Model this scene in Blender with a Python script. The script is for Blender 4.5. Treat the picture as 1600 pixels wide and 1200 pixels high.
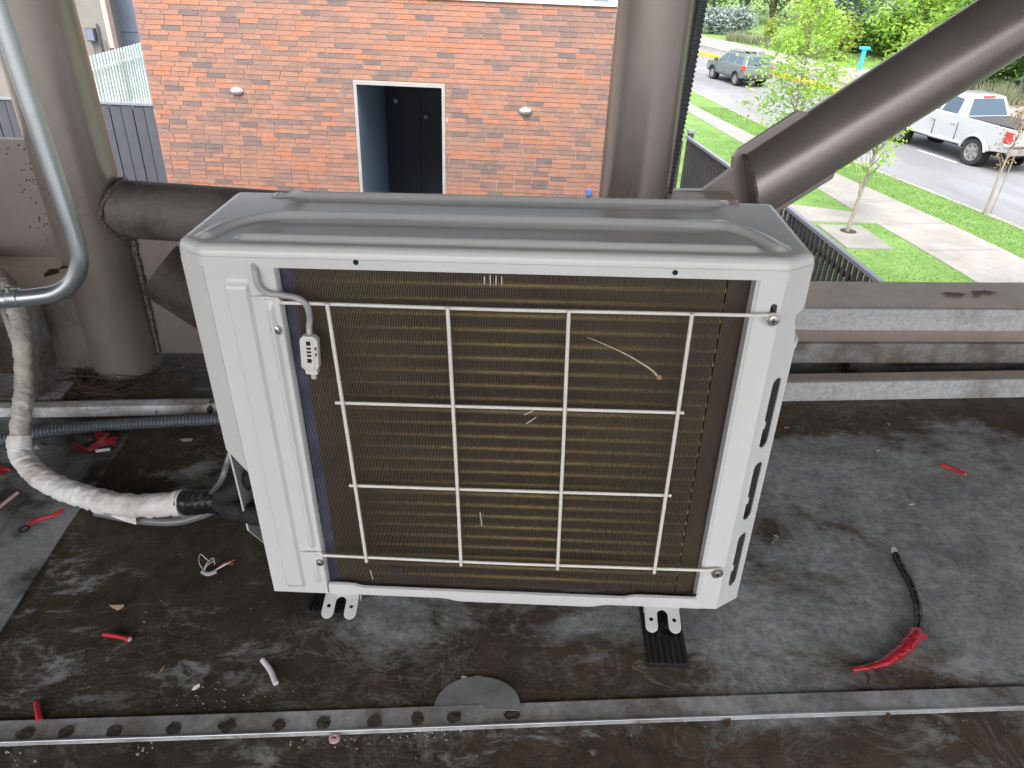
import bpy, bmesh, math, random
from mathutils import Vector, Matrix, noise as mnoise
random.seed(7)
R = math.radians
for o in list(bpy.data.objects): bpy.data.objects.remove(o)
scene = bpy.context.scene
COL = scene.collection

# ------------------------------------------------------------------ camera
FPX = 1157.267
RW = Matrix(((0.9982984879697557, -0.04480662126148496, 0.03731615747138692),
             (0.009850577437910669, -0.5011677528247926, -0.8652940827560806),
             (0.05747255902984682, 0.864189360163429, -0.49987363877172347)))
CAM = Vector((-0.04090913, -0.85025218, 0.88982804))
cam_d = bpy.data.cameras.new('camera')
cam_d.sensor_width = 36.0; cam_d.lens = FPX / 1600 * 36.0
cam_d.clip_start = 0.02; cam_d.clip_end = 2000
cam = bpy.data.objects.new('camera', cam_d); COL.objects.link(cam)
m3 = Matrix((RW[0], -RW[1], -RW[2])).transposed()
cam.matrix_world = Matrix.Translation(CAM) @ m3.to_4x4()
scene.camera = cam

# ------------------------------------------------------------------ world, sun, exposure
SUN_EL, SUN_AZ = 52.0, 200.0         # azimuth clockwise from +y: behind the camera
world = bpy.data.worlds.new('World'); scene.world = world; world.use_nodes = True
wn = world.node_tree
sky = wn.nodes.new('ShaderNodeTexSky'); sky.sky_type = 'NISHITA'; sky.sun_disc = False
sky.sun_elevation = R(SUN_EL); sky.sun_rotation = R(SUN_AZ)
sky.air_density = 1.0; sky.dust_density = 4.0; sky.ozone_density = 1.0
hs = wn.nodes.new('ShaderNodeHueSaturation'); hs.inputs['Saturation'].default_value = 0.32
wn.links.new(sky.outputs[0], hs.inputs['Color'])
bg = wn.nodes['Background']; bg.inputs['Strength'].default_value = 0.15
wn.links.new(hs.outputs[0], bg.inputs['Color'])
sd = bpy.data.lights.new('sun', 'SUN'); sd.energy = 0.8; sd.angle = R(30); sd.color = (1.0, .96, .9)
sun = bpy.data.objects.new('sun', sd); COL.objects.link(sun)
sdir = Vector((math.sin(R(SUN_AZ)) * math.cos(R(SUN_EL)), math.cos(R(SUN_AZ)) * math.cos(R(SUN_EL)), math.sin(R(SUN_EL))))
sun.rotation_euler = sdir.to_track_quat('Z', 'Y').to_euler()
sun.location = (0, -6, 8)
scene.render.engine = 'CYCLES'
scene.render.resolution_x = 1024; scene.render.resolution_y = 768
vs = scene.view_settings
vs.view_transform = 'Standard'; vs.look = 'None'; vs.gamma = 1.0; vs.exposure = 1.62; vs.use_curve_mapping = False

# ------------------------------------------------------------------ frames
# the deck and the unit standing on it slope a little; QM takes deck coordinates to the world
QM = Matrix(((0.9954479859655363, 0.09056586354985545, -0.02968386087803212),
             (-0.0911056221942534, 0.9956898600464853, -0.01736283977949061),
             (0.0279834387049798, 0.019988170503556998, 0.99940852517785)))
QT = QM.transposed(); Q4 = QM.to_4x4()
DZ = -0.045                        # deck surface in deck coordinates
GZ = -3.41                         # street level in the world
def wray(px, py): return RW.transposed() @ Vector(((px - 800) / FPX, (py - 600) / FPX, 1.0))
def wz(px, py, z): d = wray(px, py); return CAM + d * ((z - CAM.z) / d.z)
def wy(px, py, y): d = wray(px, py); return CAM + d * ((y - CAM.y) / d.y)
CU = QT @ CAM
def uray(px, py): return QT @ wray(px, py)
def uz(px, py, z): d = uray(px, py); return CU + d * ((z - CU.z) / d.z)
def uy(px, py, y): d = uray(px, py); return CU + d * ((y - CU.y) / d.y)
def ux(px, py, x): d = uray(px, py); return CU + d * ((x - CU.x) / d.x)
def dk(px, py, h=0.0): return uz(px, py, DZ + h)

# ------------------------------------------------------------------ materials
def _n(nt, t, **kw):
    n = nt.nodes.new(t)
    for k, v in kw.items(): setattr(n, k, v)
    return n
def mat(name, base, rough=.5, metal=0.0, var=0.0, scale=8.0, bump=0.0, bscale=None, col2=None, thresh=(.35, .65),
        coat=0.0, coords='Object', rvar=0.0, detail=6, stretch=None, spec=.5, trans=0.0, objrand=0.0):
    m = bpy.data.materials.new(name); m.use_nodes = True; nt = m.node_tree
    b = nt.nodes['Principled BSDF']
    b.inputs['Roughness'].default_value = rough; b.inputs['Metallic'].default_value = metal
    b.inputs['Coat Weight'].default_value = coat; b.inputs['Specular IOR Level'].default_value = spec
    b.inputs['Coat Roughness'].default_value = .1
    base4 = tuple(base) + (1,)
    b.inputs['Base Color'].default_value = base4
    m.diffuse_color = base4
    tc = _n(nt, 'ShaderNodeTexCoord'); src = tc.outputs[coords]
    if stretch:
        mp = _n(nt, 'ShaderNodeMapping'); mp.inputs['Scale'].default_value = stretch
        nt.links.new(src, mp.inputs[0]); src = mp.outputs[0]
    colsock = None
    if col2 is not None or var > 0:
        nz = _n(nt, 'ShaderNodeTexNoise'); nz.inputs['Scale'].default_value = scale; nz.inputs['Detail'].default_value = detail
        nz.inputs['Roughness'].default_value = .62
        nt.links.new(src, nz.inputs['Vector'])
        rp = _n(nt, 'ShaderNodeValToRGB')
        rp.color_ramp.elements[0].position = thresh[0]; rp.color_ramp.elements[1].position = thresh[1]
        c2 = tuple(col2) + (1,) if col2 is not None else tuple(min(1, c * (1 + var)) for c in base) + (1,)
        c1 = base4 if col2 is not None else tuple(c * (1 - var) for c in base) + (1,)
        rp.color_ramp.elements[0].color = c1; rp.color_ramp.elements[1].color = c2
        nt.links.new(nz.outputs['Fac'], rp.inputs[0]); colsock = rp.outputs[0]
        if rvar:
            mr = _n(nt, 'ShaderNodeMapRange'); mr.inputs[3].default_value = rough - rvar; mr.inputs[4].default_value = rough + rvar
            nt.links.new(nz.outputs['Fac'], mr.inputs[0]); nt.links.new(mr.outputs[0], b.inputs['Roughness'])
    if objrand:
        oi = _n(nt, 'ShaderNodeObjectInfo'); hv = _n(nt, 'ShaderNodeHueSaturation')
        mr2 = _n(nt, 'ShaderNodeMapRange'); mr2.inputs[3].default_value = 1 - objrand; mr2.inputs[4].default_value = 1 + objrand
        nt.links.new(oi.outputs['Random'], mr2.inputs[0]); nt.links.new(mr2.outputs[0], hv.inputs['Value'])
        if colsock: nt.links.new(colsock, hv.inputs['Color'])
        else: hv.inputs['Color'].default_value = base4
        colsock = hv.outputs[0]
    if colsock: nt.links.new(colsock, b.inputs['Base Color'])
    if bump:
        nb = _n(nt, 'ShaderNodeTexNoise'); nb.inputs['Scale'].default_value = bscale or scale * 4; nb.inputs['Detail'].default_value = 5
        nt.links.new(src, nb.inputs['Vector'])
        bp = _n(nt, 'ShaderNodeBump'); bp.inputs['Strength'].default_value = bump; bp.inputs['Distance'].default_value = .01
        nt.links.new(nb.outputs['Fac'], bp.inputs['Height']); nt.links.new(bp.outputs[0], b.inputs['Normal'])
    if trans: b.inputs['Transmission Weight'].default_value = trans
    return m

def leaf_mat(name, c1, c2, tr=.35, rough=.55):
    m = bpy.data.materials.new(name); m.use_nodes = True; nt = m.node_tree
    b = nt.nodes['Principled BSDF']; b.inputs['Roughness'].default_value = rough
    b.inputs['Specular IOR Level'].default_value = .3
    g = _n(nt, 'ShaderNodeNewGeometry'); rp = _n(nt, 'ShaderNodeValToRGB')
    rp.color_ramp.elements[0].color = tuple(c1) + (1,); rp.color_ramp.elements[1].color = tuple(c2) + (1,)
    nt.links.new(g.outputs['Random Per Island'], rp.inputs[0]); nt.links.new(rp.outputs[0], b.inputs['Base Color'])
    t = _n(nt, 'ShaderNodeBsdfTranslucent'); nt.links.new(rp.outputs[0], t.inputs['Color'])
    mx = _n(nt, 'ShaderNodeMixShader'); mx.inputs[0].default_value = tr
    out = nt.nodes['Material Output']
    nt.links.new(b.outputs[0], mx.inputs[1]); nt.links.new(t.outputs[0], mx.inputs[2]); nt.links.new(mx.outputs[0], out.inputs['Surface'])
    m.diffuse_color = tuple(c1) + (1,)
    return m

def deck_material():
    m = bpy.data.materials.new('weathered_deck'); m.use_nodes = True; nt = m.node_tree
    b = nt.nodes['Principled BSDF']
    tc = _n(nt, 'ShaderNodeTexCoord'); src = tc.outputs['Object']
    def noise(scale, detail=8, rough=.62, dist=0.0, st=None, loc=(0, 0, 0)):
        s = src
        mp = _n(nt, 'ShaderNodeMapping'); mp.inputs['Location'].default_value = loc
        if st: mp.inputs['Scale'].default_value = st
        nt.links.new(src, mp.inputs[0]); s = mp.outputs[0]
        n = _n(nt, 'ShaderNodeTexNoise'); n.inputs['Scale'].default_value = scale; n.inputs['Detail'].default_value = detail
        n.inputs['Roughness'].default_value = rough; n.inputs['Distortion'].default_value = dist
        nt.links.new(s, n.inputs['Vector']); return n.outputs['Fac']
    def ramp(s, p0, p1, c0=(0, 0, 0), c1=(1, 1, 1)):
        r = _n(nt, 'ShaderNodeValToRGB'); r.color_ramp.elements[0].position = p0; r.color_ramp.elements[1].position = p1
        r.color_ramp.elements[0].color = tuple(c0) + (1,); r.color_ramp.elements[1].color = tuple(c1) + (1,)
        nt.links.new(s, r.inputs[0]); return r.outputs[0]
    def mix(f, a, bb):
        mx = _n(nt, 'ShaderNodeMix', data_type='RGBA')
        nt.links.new(f, mx.inputs[0]); nt.links.new(a, mx.inputs[6]); nt.links.new(bb, mx.inputs[7]); return mx.outputs[2]
    def math_(op, a, bb):
        mm = _n(nt, 'ShaderNodeMath', operation=op)
        for i, v in enumerate((a, bb)):
            if isinstance(v, (int, float)): mm.inputs[i].default_value = v
            else: nt.links.new(v, mm.inputs[i])
        return mm.outputs[0]
    grey = ramp(noise(13, 14, .76, .15), .34, .66, (.175, .184, .182), (.40, .417, .415))
    fine = ramp(noise(75, 8, .75), .36, .64, (.62, .62, .62), (1.22, 1.22, 1.22))
    mul = _n(nt, 'ShaderNodeMix', data_type='RGBA', blend_type='MULTIPLY'); mul.inputs[0].default_value = 1
    nt.links.new(grey, mul.inputs[6]); nt.links.new(fine, mul.inputs[7]); grey = mul.outputs[2]
    # big mud patches; more mud towards the low left side of the deck and along the seams
    sx = _n(nt, 'ShaderNodeSeparateXYZ'); nt.links.new(src, sx.inputs[0])
    gx = _n(nt, 'ShaderNodeMapRange'); gx.inputs[1].default_value = -1.0; gx.inputs[2].default_value = .75
    gx.inputs[3].default_value = .19; gx.inputs[4].default_value = -.045; nt.links.new(sx.outputs[0], gx.inputs[0])
    big = math_('ADD', noise(2.6, 15, .70, .25, (1, 1.4, 1), (3.1, 1.7, 0)), gx.outputs[0])
    # seam mud: bands following the deck seams (world y about -0.16 and 0.6)
    yw = math_('SUBTRACT', sx.outputs[1], math_('MULTIPLY', sx.outputs[0], .0915))
    def band(c, wdt, amp):
        d = math_('ABSOLUTE', math_('SUBTRACT', yw, c), 0)
        r = _n(nt, 'ShaderNodeMapRange', interpolation_type='SMOOTHSTEP'); r.inputs[1].default_value = 0; r.inputs[2].default_value = wdt
        r.inputs[3].default_value = amp; r.inputs[4].default_value = 0; nt.links.new(d, r.inputs[0]); return r.outputs[0]
    big = math_('ADD', big, band(-.12, .12, .10)); big = math_('ADD', big, band(.60, .22, .20)); big = math_('ADD', big, band(-.30, .16, .12))
    mudf = ramp(big, .505, .600)
    mudc = mix(ramp(gx.outputs[0], -.02, .10), ramp(noise(26, 9, .72, .3), .3, .72, (.040, .029, .019), (.125, .094, .066)), ramp(noise(26, 9, .72, .3), .3, .75, (.018, .014, .008), (.072, .055, .032)))
    c = mix(mudf, grey, mudc)
    # pale streaks and scuffs
    sc = ramp(noise(6.5, 15, .76, .5, (1.0, 1.9, 1), (9, 4, 0)), .55, .62)
    pale = ramp(noise(40, 4), .3, .7, (.36, .375, .375), (.52, .54, .545))
    scf = math_('MULTIPLY', sc, math_('MULTIPLY', ramp(noise(2.0, 3, .5, 0, None, (1, 8, 2)), .42, .62), .75))
    c = mix(scf, c, pale)
    # thin dried-water lines and scratches
    for (scl, st, loc, p0, p1, amt, cc) in ((7.0, (1, 1, 1), (2, 5, 1), .495, .505, .35, (.33, .33, .31)), (16.0, (1, 3.5, 1), (7, 1, 4), .493, .502, .30, (.40, .41, .41)), (11.0, (2.2, 1, 1), (4, 9, 4), .494, .504, .45, (.022, .018, .013))):
        nn = noise(scl, 9, .66, 1.2, st, loc)
        r = _n(nt, 'ShaderNodeValToRGB'); e = r.color_ramp.elements
        e[0].position = p0 - .012; e[0].color = (0, 0, 0, 1); e[1].position = p1 + .012; e[1].color = (0, 0, 0, 1)
        m_ = e.new((p0 + p1) / 2); m_.color = (1, 1, 1, 1); nt.links.new(nn, r.inputs[0])
        msk = math_('MULTIPLY', math_('MULTIPLY', r.outputs[0], amt), ramp(noise(3.0, 4, .6, 0, None, loc), .45, .62))
        col_ = _n(nt, 'ShaderNodeRGB'); col_.outputs[0].default_value = tuple(cc) + (1,)
        c = mix(msk, c, col_.outputs[0])
    nt.links.new(c, b.inputs['Base Color'])
    rr = _n(nt, 'ShaderNodeMapRange'); rr.inputs[3].default_value = .34; rr.inputs[4].default_value = .82
    nt.links.new(mudf, rr.inputs[0]); nt.links.new(rr.outputs[0], b.inputs['Roughness'])
    b.inputs['Specular IOR Level'].default_value = .5
    h = math_('ADD', math_('MULTIPLY', noise(60, 6, .7), .35), math_('MULTIPLY', mudf, noise(30, 8, .7)))
    bp = _n(nt, 'ShaderNodeBump'); bp.inputs['Strength'].default_value = .32; bp.inputs['Distance'].default_value = .005
    nt.links.new(h, bp.inputs['Height']); nt.links.new(bp.outputs[0], b.inputs['Normal'])
    return m

def galv_material(name, k=1.0, dirt=.25):
    m = bpy.data.materials.new(name); m.use_nodes = True; nt = m.node_tree
    b = nt.nodes['Principled BSDF']; tc = _n(nt, 'ShaderNodeTexCoord')
    mp = _n(nt, 'ShaderNodeMapping'); nt.links.new(tc.outputs['Object'], mp.inputs[0])
    v = _n(nt, 'ShaderNodeTexVoronoi'); v.inputs['Scale'].default_value = 130; v.inputs['Randomness'].default_value = 1
    nt.links.new(mp.outputs[0], v.inputs['Vector'])
    r = _n(nt, 'ShaderNodeValToRGB'); nt.links.new(v.outputs['Color'], r.inputs[0])
    r.color_ramp.elements[0].color = (.58 * k, .588 * k, .60 * k, 1); r.color_ramp.elements[1].color = (.80 * k, .815 * k, .83 * k, 1)
    n = _n(nt, 'ShaderNodeTexNoise'); n.inputs['Scale'].default_value = 7; n.inputs['Detail'].default_value = 10; n.inputs['Roughness'].default_value = .7
    nt.links.new(mp.outputs[0], n.inputs['Vector'])
    r2 = _n(nt, 'ShaderNodeValToRGB'); r2.color_ramp.elements[0].position = .62 - dirt * .5; r2.color_ramp.elements[1].position = .80 - dirt * .4
    nt.links.new(n.outputs['Fac'], r2.inputs[0])
    mx = _n(nt, 'ShaderNodeMix', data_type='RGBA'); mx.inputs[7].default_value = (.19, .168, .14, 1)
    nt.links.new(r2.outputs[0], mx.inputs[0]); nt.links.new(r.outputs[0], mx.inputs[6])
    nt.links.new(mx.outputs[2], b.inputs['Base Color'])
    b.inputs['Metallic'].default_value = .2
    rr = _n(nt, 'ShaderNodeMapRange'); rr.inputs[3].default_value = .38; rr.inputs[4].default_value = .8
    nt.links.new(r2.outputs[0], rr.inputs[0]); nt.links.new(rr.outputs[0], b.inputs['Roughness'])
    return m

M = {}
M['white'] = mat('white_enamel', (.69, .69, .685), .24, coat=.2, bump=.012, bscale=350, var=.045, scale=5, stretch=(1, 1, .3), rvar=.07, detail=9)
M['wire'] = mat('cream_wire', (.78, .76, .70), .38, var=.03, scale=60)
M['steel'] = mat('primer_steel', (.265, .23, .213), .30, metal=.5, col2=(.355, .315, .298), scale=3.2, detail=10, bump=.03, bscale=260, rvar=.10, thresh=(.3, .7))
M['steel_dirty'] = mat('dirty_primer_steel', (.060, .046, .037), .6, metal=.1, col2=(.17, .148, .138), scale=6, bump=.3, bscale=90, thresh=(.42, .60), detail=9)
M['steel_beige'] = mat('faded_primer', (.60, .49, .415), .45, metal=.05, var=.12, scale=9, bump=.12, bscale=160)
M['weld'] = mat('weld_bead', (.16, .14, .13), .5, metal=.4, var=.4, scale=60, bump=.8, bscale=120)
M['galv'] = galv_material('galvanised_steel', .86); M['galv_dirty'] = galv_material('dirty_galvanised_steel', .78, .42)
M['galv_pipe'] = mat('conduit_zinc', (.50, .54, .57), .33, metal=.85, var=.12, scale=12, rvar=.08)
M['deck'] = deck_material()
M['sheet'] = mat('deck_sheet', (.035, .032, .026), .6, col2=(.27, .28, .285), thresh=(.42, .58), scale=5, bump=.3, bscale=60, detail=10)
M['fin'] = mat('gold_fin', (.130, .102, .085), .45, metal=.35, col2=(.178, .142, .095), scale=4, stretch=(1, 1, 1), thresh=(.35, .65))
M['fin_blue'] = mat('blue_sheen_fin', (.20, .20, .28), .4, metal=.5, var=.3, scale=25)  # iridescent blue sheen put into the fin colour
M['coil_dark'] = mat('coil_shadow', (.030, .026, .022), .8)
M['copper'] = mat('copper_tube', (.50, .36, .105), .45, metal=.4, var=.12, scale=20)
M['coil_end'] = mat('coil_end_sheet', (.20, .21, .30), .35, metal=.6, var=.3, scale=40)  # bluish reflection put into the sheet's base colour
M['rubber'] = mat('black_rubber', (.012, .012, .012), .62, bump=.2, bscale=200)
M['blacktape'] = mat('black_tape', (.014, .014, .016), .27, bump=.5, bscale=45)
M['foam'] = mat('black_foam', (.016, .016, .017), .75, bump=.25, bscale=180)
M['whitetape'] = mat('wrapping_tape', (.50, .45, .41), .62, col2=(.78, .76, .75), scale=8, bump=.25, bscale=60, thresh=(.3, .58), detail=8)
M['oldtape'] = mat('dirty_wrapping_tape', (.24, .21, .18), .75, col2=(.56, .52, .47), scale=14, bump=.4, bscale=70, thresh=(.33, .64), detail=8)
M['galv_brown'] = galv_material('brown_stained_galvanised', .62, .62)
M['redfilm'] = mat('dark_red_film', (.24, .008, .015), .3, coat=.3, bump=.5, bscale=70)
M['corr_grey'] = mat('grey_corrugated_plastic', (.11, .125, .145), .42, var=.15, scale=9)
M['corr_black'] = mat('dark_corrugated_plastic', (.060, .062, .072), .36, var=.2, scale=9)
M['greycable'] = mat('grey_cable', (.40, .40, .42), .25, coat=.3); M['hose'] = mat('grey_hose', (.17, .17, .175), .3, coat=.3)
M['whiteplastic'] = mat('white_plastic', (.70, .68, .64), .35)
M['clearplastic'] = mat('clear_tip', (.55, .53, .48), .2, coat=.4)
M['black'] = mat('black_hole', (.008, .008, .008), .8)
M['screw'] = mat('screw_metal', (.55, .54, .52), .28, metal=.9)
M['brass'] = mat('bronze_screw', (.22, .16, .11), .4, metal=.8)
M['red'] = mat('red_plastic', (.50, .022, .030), .4, var=.15, scale=30)
M['redtape'] = mat('red_tape', (.40, .012, .025), .28, coat=.3, bump=.5, bscale=70)
M['whitewire'] = mat('white_wire', (.72, .70, .76), .4)
M['mudstain'] = mat('brown_mud_stain', (.20, .155, .125), .8, var=.3, scale=60)
M['mud'] = mat('dried_mud', (.030, .024, .017), .9, col2=(.075, .060, .042), scale=40, bump=.8, bscale=90)
M['straw'] = leaf_mat('dry_straw', (.035, .028, .02), (.15, .115, .08), .1)
M['leaf_dry'] = mat('dry_leaf', (.33, .22, .14), .7, var=.3, scale=60)
M['pink'] = mat('pink_label', (.62, .42, .40), .5)
# street
M['mortar'] = mat('mortar', (.55, .46, .415), .9, var=.12, scale=6)
BR = [(.46, .20, .125), (.43, .215, .15), (.395, .21, .152), (.355, .20, .152), (.315, .187, .15), (.275, .176, .15), (.23, .162, .148), (.19, .15, .146)]
BRW = [9, 15, 18, 18, 16, 12, 8, 4]
M['bricks'] = [mat('brick_%d' % i, c, .82, var=.12, scale=9, coords='Object', bump=.3, bscale=60) for i, c in enumerate(BR)]
M['trim'] = mat('pale_door_trim', (.42, .42, .41), .55, var=.08, scale=5)
M['coping'] = mat('white_coping', (.72, .72, .71), .5, var=.06, scale=2)
M['door'] = mat('navy_door', (.020, .023, .032), .45, var=.1, scale=3)
M['reveal'] = mat('blue_grey_reveal', (.25, .32, .40), .4, var=.08, scale=3)
M['fence'] = mat('dark_fence_steel', (.060, .057, .064), .5, var=.12, scale=4)
M['fence_blue'] = mat('slate_fence_board', (.085, .09, .112), .5, var=.12, scale=3, objrand=.12)
M['fence_cap'] = mat('fence_cap_rail', (.30, .32, .38), .4, metal=.3)
M['fence_pale'] = mat('pale_mint_slat', (.62, .74, .71), .5, var=.08, scale=3, objrand=.1)
M['grey_wall'] = mat('grey_render', (.20, .195, .18), .85, var=.08, scale=1.2, bump=.1)
M['blue_wall'] = mat('blue_grey_cladding', (.145, .175, .235), .7, var=.12, scale=2)
M['pinktrim'] = mat('pink_corner_trim', (.52, .37, .33), .7)
M['asphalt'] = mat('asphalt', (.25, .25, .265), .85, var=.18, scale=.9, bump=.25, bscale=60, stretch=(1, .25, 1))
M['concrete'] = mat('concrete', (.335, .315, .295), .88, var=.14, scale=1.6, bump=.2, bscale=30, detail=9)
M['yard'] = mat('yard_concrete', (.28, .27, .25), .9, var=.15, scale=1.2)
M['kerb'] = mat('kerb_concrete', (.36, .34, .31), .85, var=.1, scale=3)
M['yellow'] = mat('yellow_kerb_paint', (.66, .42, .055), .6, var=.1, scale=3)
M['paint'] = mat('road_paint', (.60, .60, .58), .7, col2=(.28, .28, .28), scale=6, thresh=(.5, .75))
M['grass'] = mat('lawn', (.13, .245, .05), .85, col2=(.20, .335, .09), scale=1.7, bump=.8, bscale=28, detail=10)
M['grassblade'] = leaf_mat('grass_blades', (.13, .255, .05), (.20, .345, .085), .4)
M['drygrass'] = leaf_mat('pale_tall_grass', (.22, .25, .13), (.42, .42, .30), .3)
M['bark'] = mat('bark', (.15, .12, .095), .9, var=.25, scale=12, bump=.6, bscale=50)
M['bark_pale'] = mat('pale_bark', (.27, .235, .20), .85, var=.2, scale=14, bump=.4)
M['lime'] = leaf_mat('lime_leaves', (.27, .48, .06), (.50, .68, .16), .5)
M['lime2'] = leaf_mat('yellow_green_leaves', (.27, .38, .05), (.52, .58, .15), .5)
M['green'] = leaf_mat('green_leaves', (.10, .22, .04), (.24, .40, .10), .45)
M['dgreen'] = leaf_mat('deep_green_leaves', (.05, .11, .04), (.15, .26, .10), .4)
M['olive'] = leaf_mat('grey_olive_needles', (.12, .11, .07), (.26, .23, .17), .35)
M['bluegrey'] = leaf_mat('blue_grey_leaves', (.16, .23, .235), (.34, .44, .45), .3)
M['silver'] = leaf_mat('silver_leaves', (.24, .31, .28), (.42, .49, .47), .3)
M['brownleaf'] = leaf_mat('tan_leaves', (.26, .16, .065), (.42, .30, .15), .4)
M['silverpaint'] = mat('silver_car_paint', (.60, .62, .66), .28, metal=.35, coat=.6)
M['greypaint'] = mat('grey_green_car_paint', (.19, .225, .24), .30, metal=.4, coat=.6)
M['glass'] = mat('car_glass', (.060, .095, .135), .08, coat=.5)
M['tyre'] = mat('tyre', (.030, .030, .032), .8)
M['rim'] = mat('alloy_rim', (.46, .45, .44), .35, metal=.7)
M['taillight'] = mat('tail_light', (.55, .04, .05), .2, coat=.5)
M['darkplastic'] = mat('dark_trim', (.06, .06, .065), .55)
M['tonneau'] = mat('bed_cover', (.075, .076, .08), .7)
M['cyan'] = mat('cyan_paint', (.05, .42, .62), .5)
M['bluebox'] = mat('bright_blue', (.10, .19, .62), .4)
M['lampglass'] = mat('lamp_glass', (.62, .62, .60), .25, coat=.5)
M['ceiling'] = mat('roof_soffit', (.10, .095, .09), .8, var=.15, scale=2)
M['ownwall'] = mat('own_wall', (.25, .24, .23), .9, var=.1, scale=2)

# ------------------------------------------------------------------ geometry helpers
class G:
    """Collects vertices and faces of one mesh."""
    def __init__(s): s.v = []; s.f = []; s.m = []
    def add(s, vs, fs, mi=0):
        o = len(s.v); s.v += [Vector(x) for x in vs]; s.f += [tuple(i + o for i in f) for f in fs]; s.m += [mi] * len(fs); return s
    def box(s, lo, hi, mi=0, M4=None):
        (a, b, c), (d, e, f) = lo, hi
        vs = [Vector(p) for p in ((a, b, c), (d, b, c), (d, e, c), (a, e, c), (a, b, f), (d, b, f), (d, e, f), (a, e, f))]
        if M4: vs = [M4 @ p for p in vs]
        return s.add(vs, [(0, 3, 2, 1), (4, 5, 6, 7), (0, 1, 5, 4), (1, 2, 6, 5), (2, 3, 7, 6), (3, 0, 4, 7)], mi)
    def tube(s, path, r, n=10, caps=True, mi=0, rf=None, flat=None):
        """Sweep a circle along a path; r number or list; rf(i, angle) multiplies the radius."""
        path = [Vector(p) for p in path]; k = len(path)
        rr = r if isinstance(r, (list, tuple)) else [r] * k
        tang = []
        for i in range(k):
            a = path[max(0, i - 1)]; b = path[min(k - 1, i + 1)]; t = b - a
            tang.append(t.normalized() if t.length > 1e-9 else Vector((0, 0, 1)))
        t0 = tang[0]; up = Vector((0, 0, 1)) if abs(t0.z) < .9 else Vector((1, 0, 0))
        nrm = t0.cross(up).normalized(); vs = []; fs = []
        for i in range(k):
            t = tang[i]; nrm = (nrm - t * nrm.dot(t)).normalized(); bn = t.cross(nrm)
            for j in range(n):
                a = 2 * math.pi * j / n; q = rr[i] * (rf(i, a) if rf else 1)
                vs.append(path[i] + nrm * (math.cos(a) * q) + bn * (math.sin(a) * q))
        for i in range(k - 1):
            for j in range(n):
                a = i * n + j; b = i * n + (j + 1) % n
                fs.append((a, b, b + n, a + n))
        if caps:
            fs.append(tuple(range(n - 1, -1, -1))); fs.append(tuple((k - 1) * n + j for j in range(n)))
        return s.add(vs, fs, mi)
    def lathe(s, prof, n=16, M4=None, mi=0):
        """prof: list of (radius, height) about z."""
        vs = []; fs = []; k = len(prof)
        for (r, z) in prof:
            for j in range(n):
                a = 2 * math.pi * j / n; p = Vector((r * math.cos(a), r * math.sin(a), z)); vs.append(M4 @ p if M4 else p)
        for i in range(k - 1):
            for j in range(n):
                a = i * n + j; b = i * n + (j + 1) % n; fs.append((a, b, b + n, a + n))
        fs.append(tuple(range(n - 1, -1, -1))); fs.append(tuple((k - 1) * n + j for j in range(n)))
        return s.add(vs, fs, mi)
    def plate(s, outer, holes, th, M4, mi=0):
        """2D outline with holes, filled and thickened by th along local +z; M4 places it."""
        bm = bmesh.new()
        for loop in [outer] + list(holes):
            vv = [bm.verts.new((p[0], p[1], 0)) for p in loop]
            for i in range(len(vv)): bm.edges.new((vv[i], vv[(i + 1) % len(vv)]))
        bmesh.ops.triangle_fill(bm, use_beauty=True, use_dissolve=False, edges=bm.edges[:])
        bmesh.ops.recalc_face_normals(bm, faces=bm.faces[:])
        if bm.faces and bm.faces[:][0].normal.z > 0: bmesh.ops.reverse_faces(bm, faces=bm.faces[:])
        ex = bmesh.ops.extrude_face_region(bm, geom=bm.faces[:], use_keep_orig=True)
        for e in ex['geom']:
            if isinstance(e, bmesh.types.BMVert): e.co.z += th
        bm.verts.index_update()
        vs = [M4 @ v.co for v in bm.verts]; fs = [tuple(v.index for v in f.verts) for f in bm.faces]
        bm.free(); return s.add(vs, fs, mi)

def frame(o, x, y):
    """4x4 with local x, y axes and origin o."""
    x = Vector(x).normalized(); y = Vector(y); y = (y - x * y.dot(x)).normalized(); z = x.cross(y)
    m = Matrix((x, y, z)).transposed().to_4x4(); m.translation = Vector(o); return m

def make_mesh(name, g, mats, smooth=None, bevel=0, segs=2, fixn=True):
    me = bpy.data.meshes.new(name)
    me.from_pydata([tuple(v) for v in g.v], [], g.f)
    if not isinstance(mats, (list, tuple)): mats = [mats]
    for m in mats: me.materials.append(m)
    if len(mats) > 1: me.polygons.foreach_set('material_index', g.m)
    if fixn or bevel:
        bm = bmesh.new(); bm.from_mesh(me)
        if fixn: bmesh.ops.recalc_face_normals(bm, faces=bm.faces[:])
        if bevel:
            es = [e for e in bm.edges if len(e.link_faces) == 2 and e.calc_face_angle(0) > R(35)]
            bmesh.ops.bevel(bm, geom=es, offset=bevel, segments=segs, profile=.6, affect='EDGES', clamp_overlap=True)
        bm.to_mesh(me); bm.free()
    if smooth:
        me.polygons.foreach_set('use_smooth', [True] * len(me.polygons))
        try: me.set_sharp_from_angle(angle=R(smooth))
        except Exception: pass
    me.update(); return me

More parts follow.
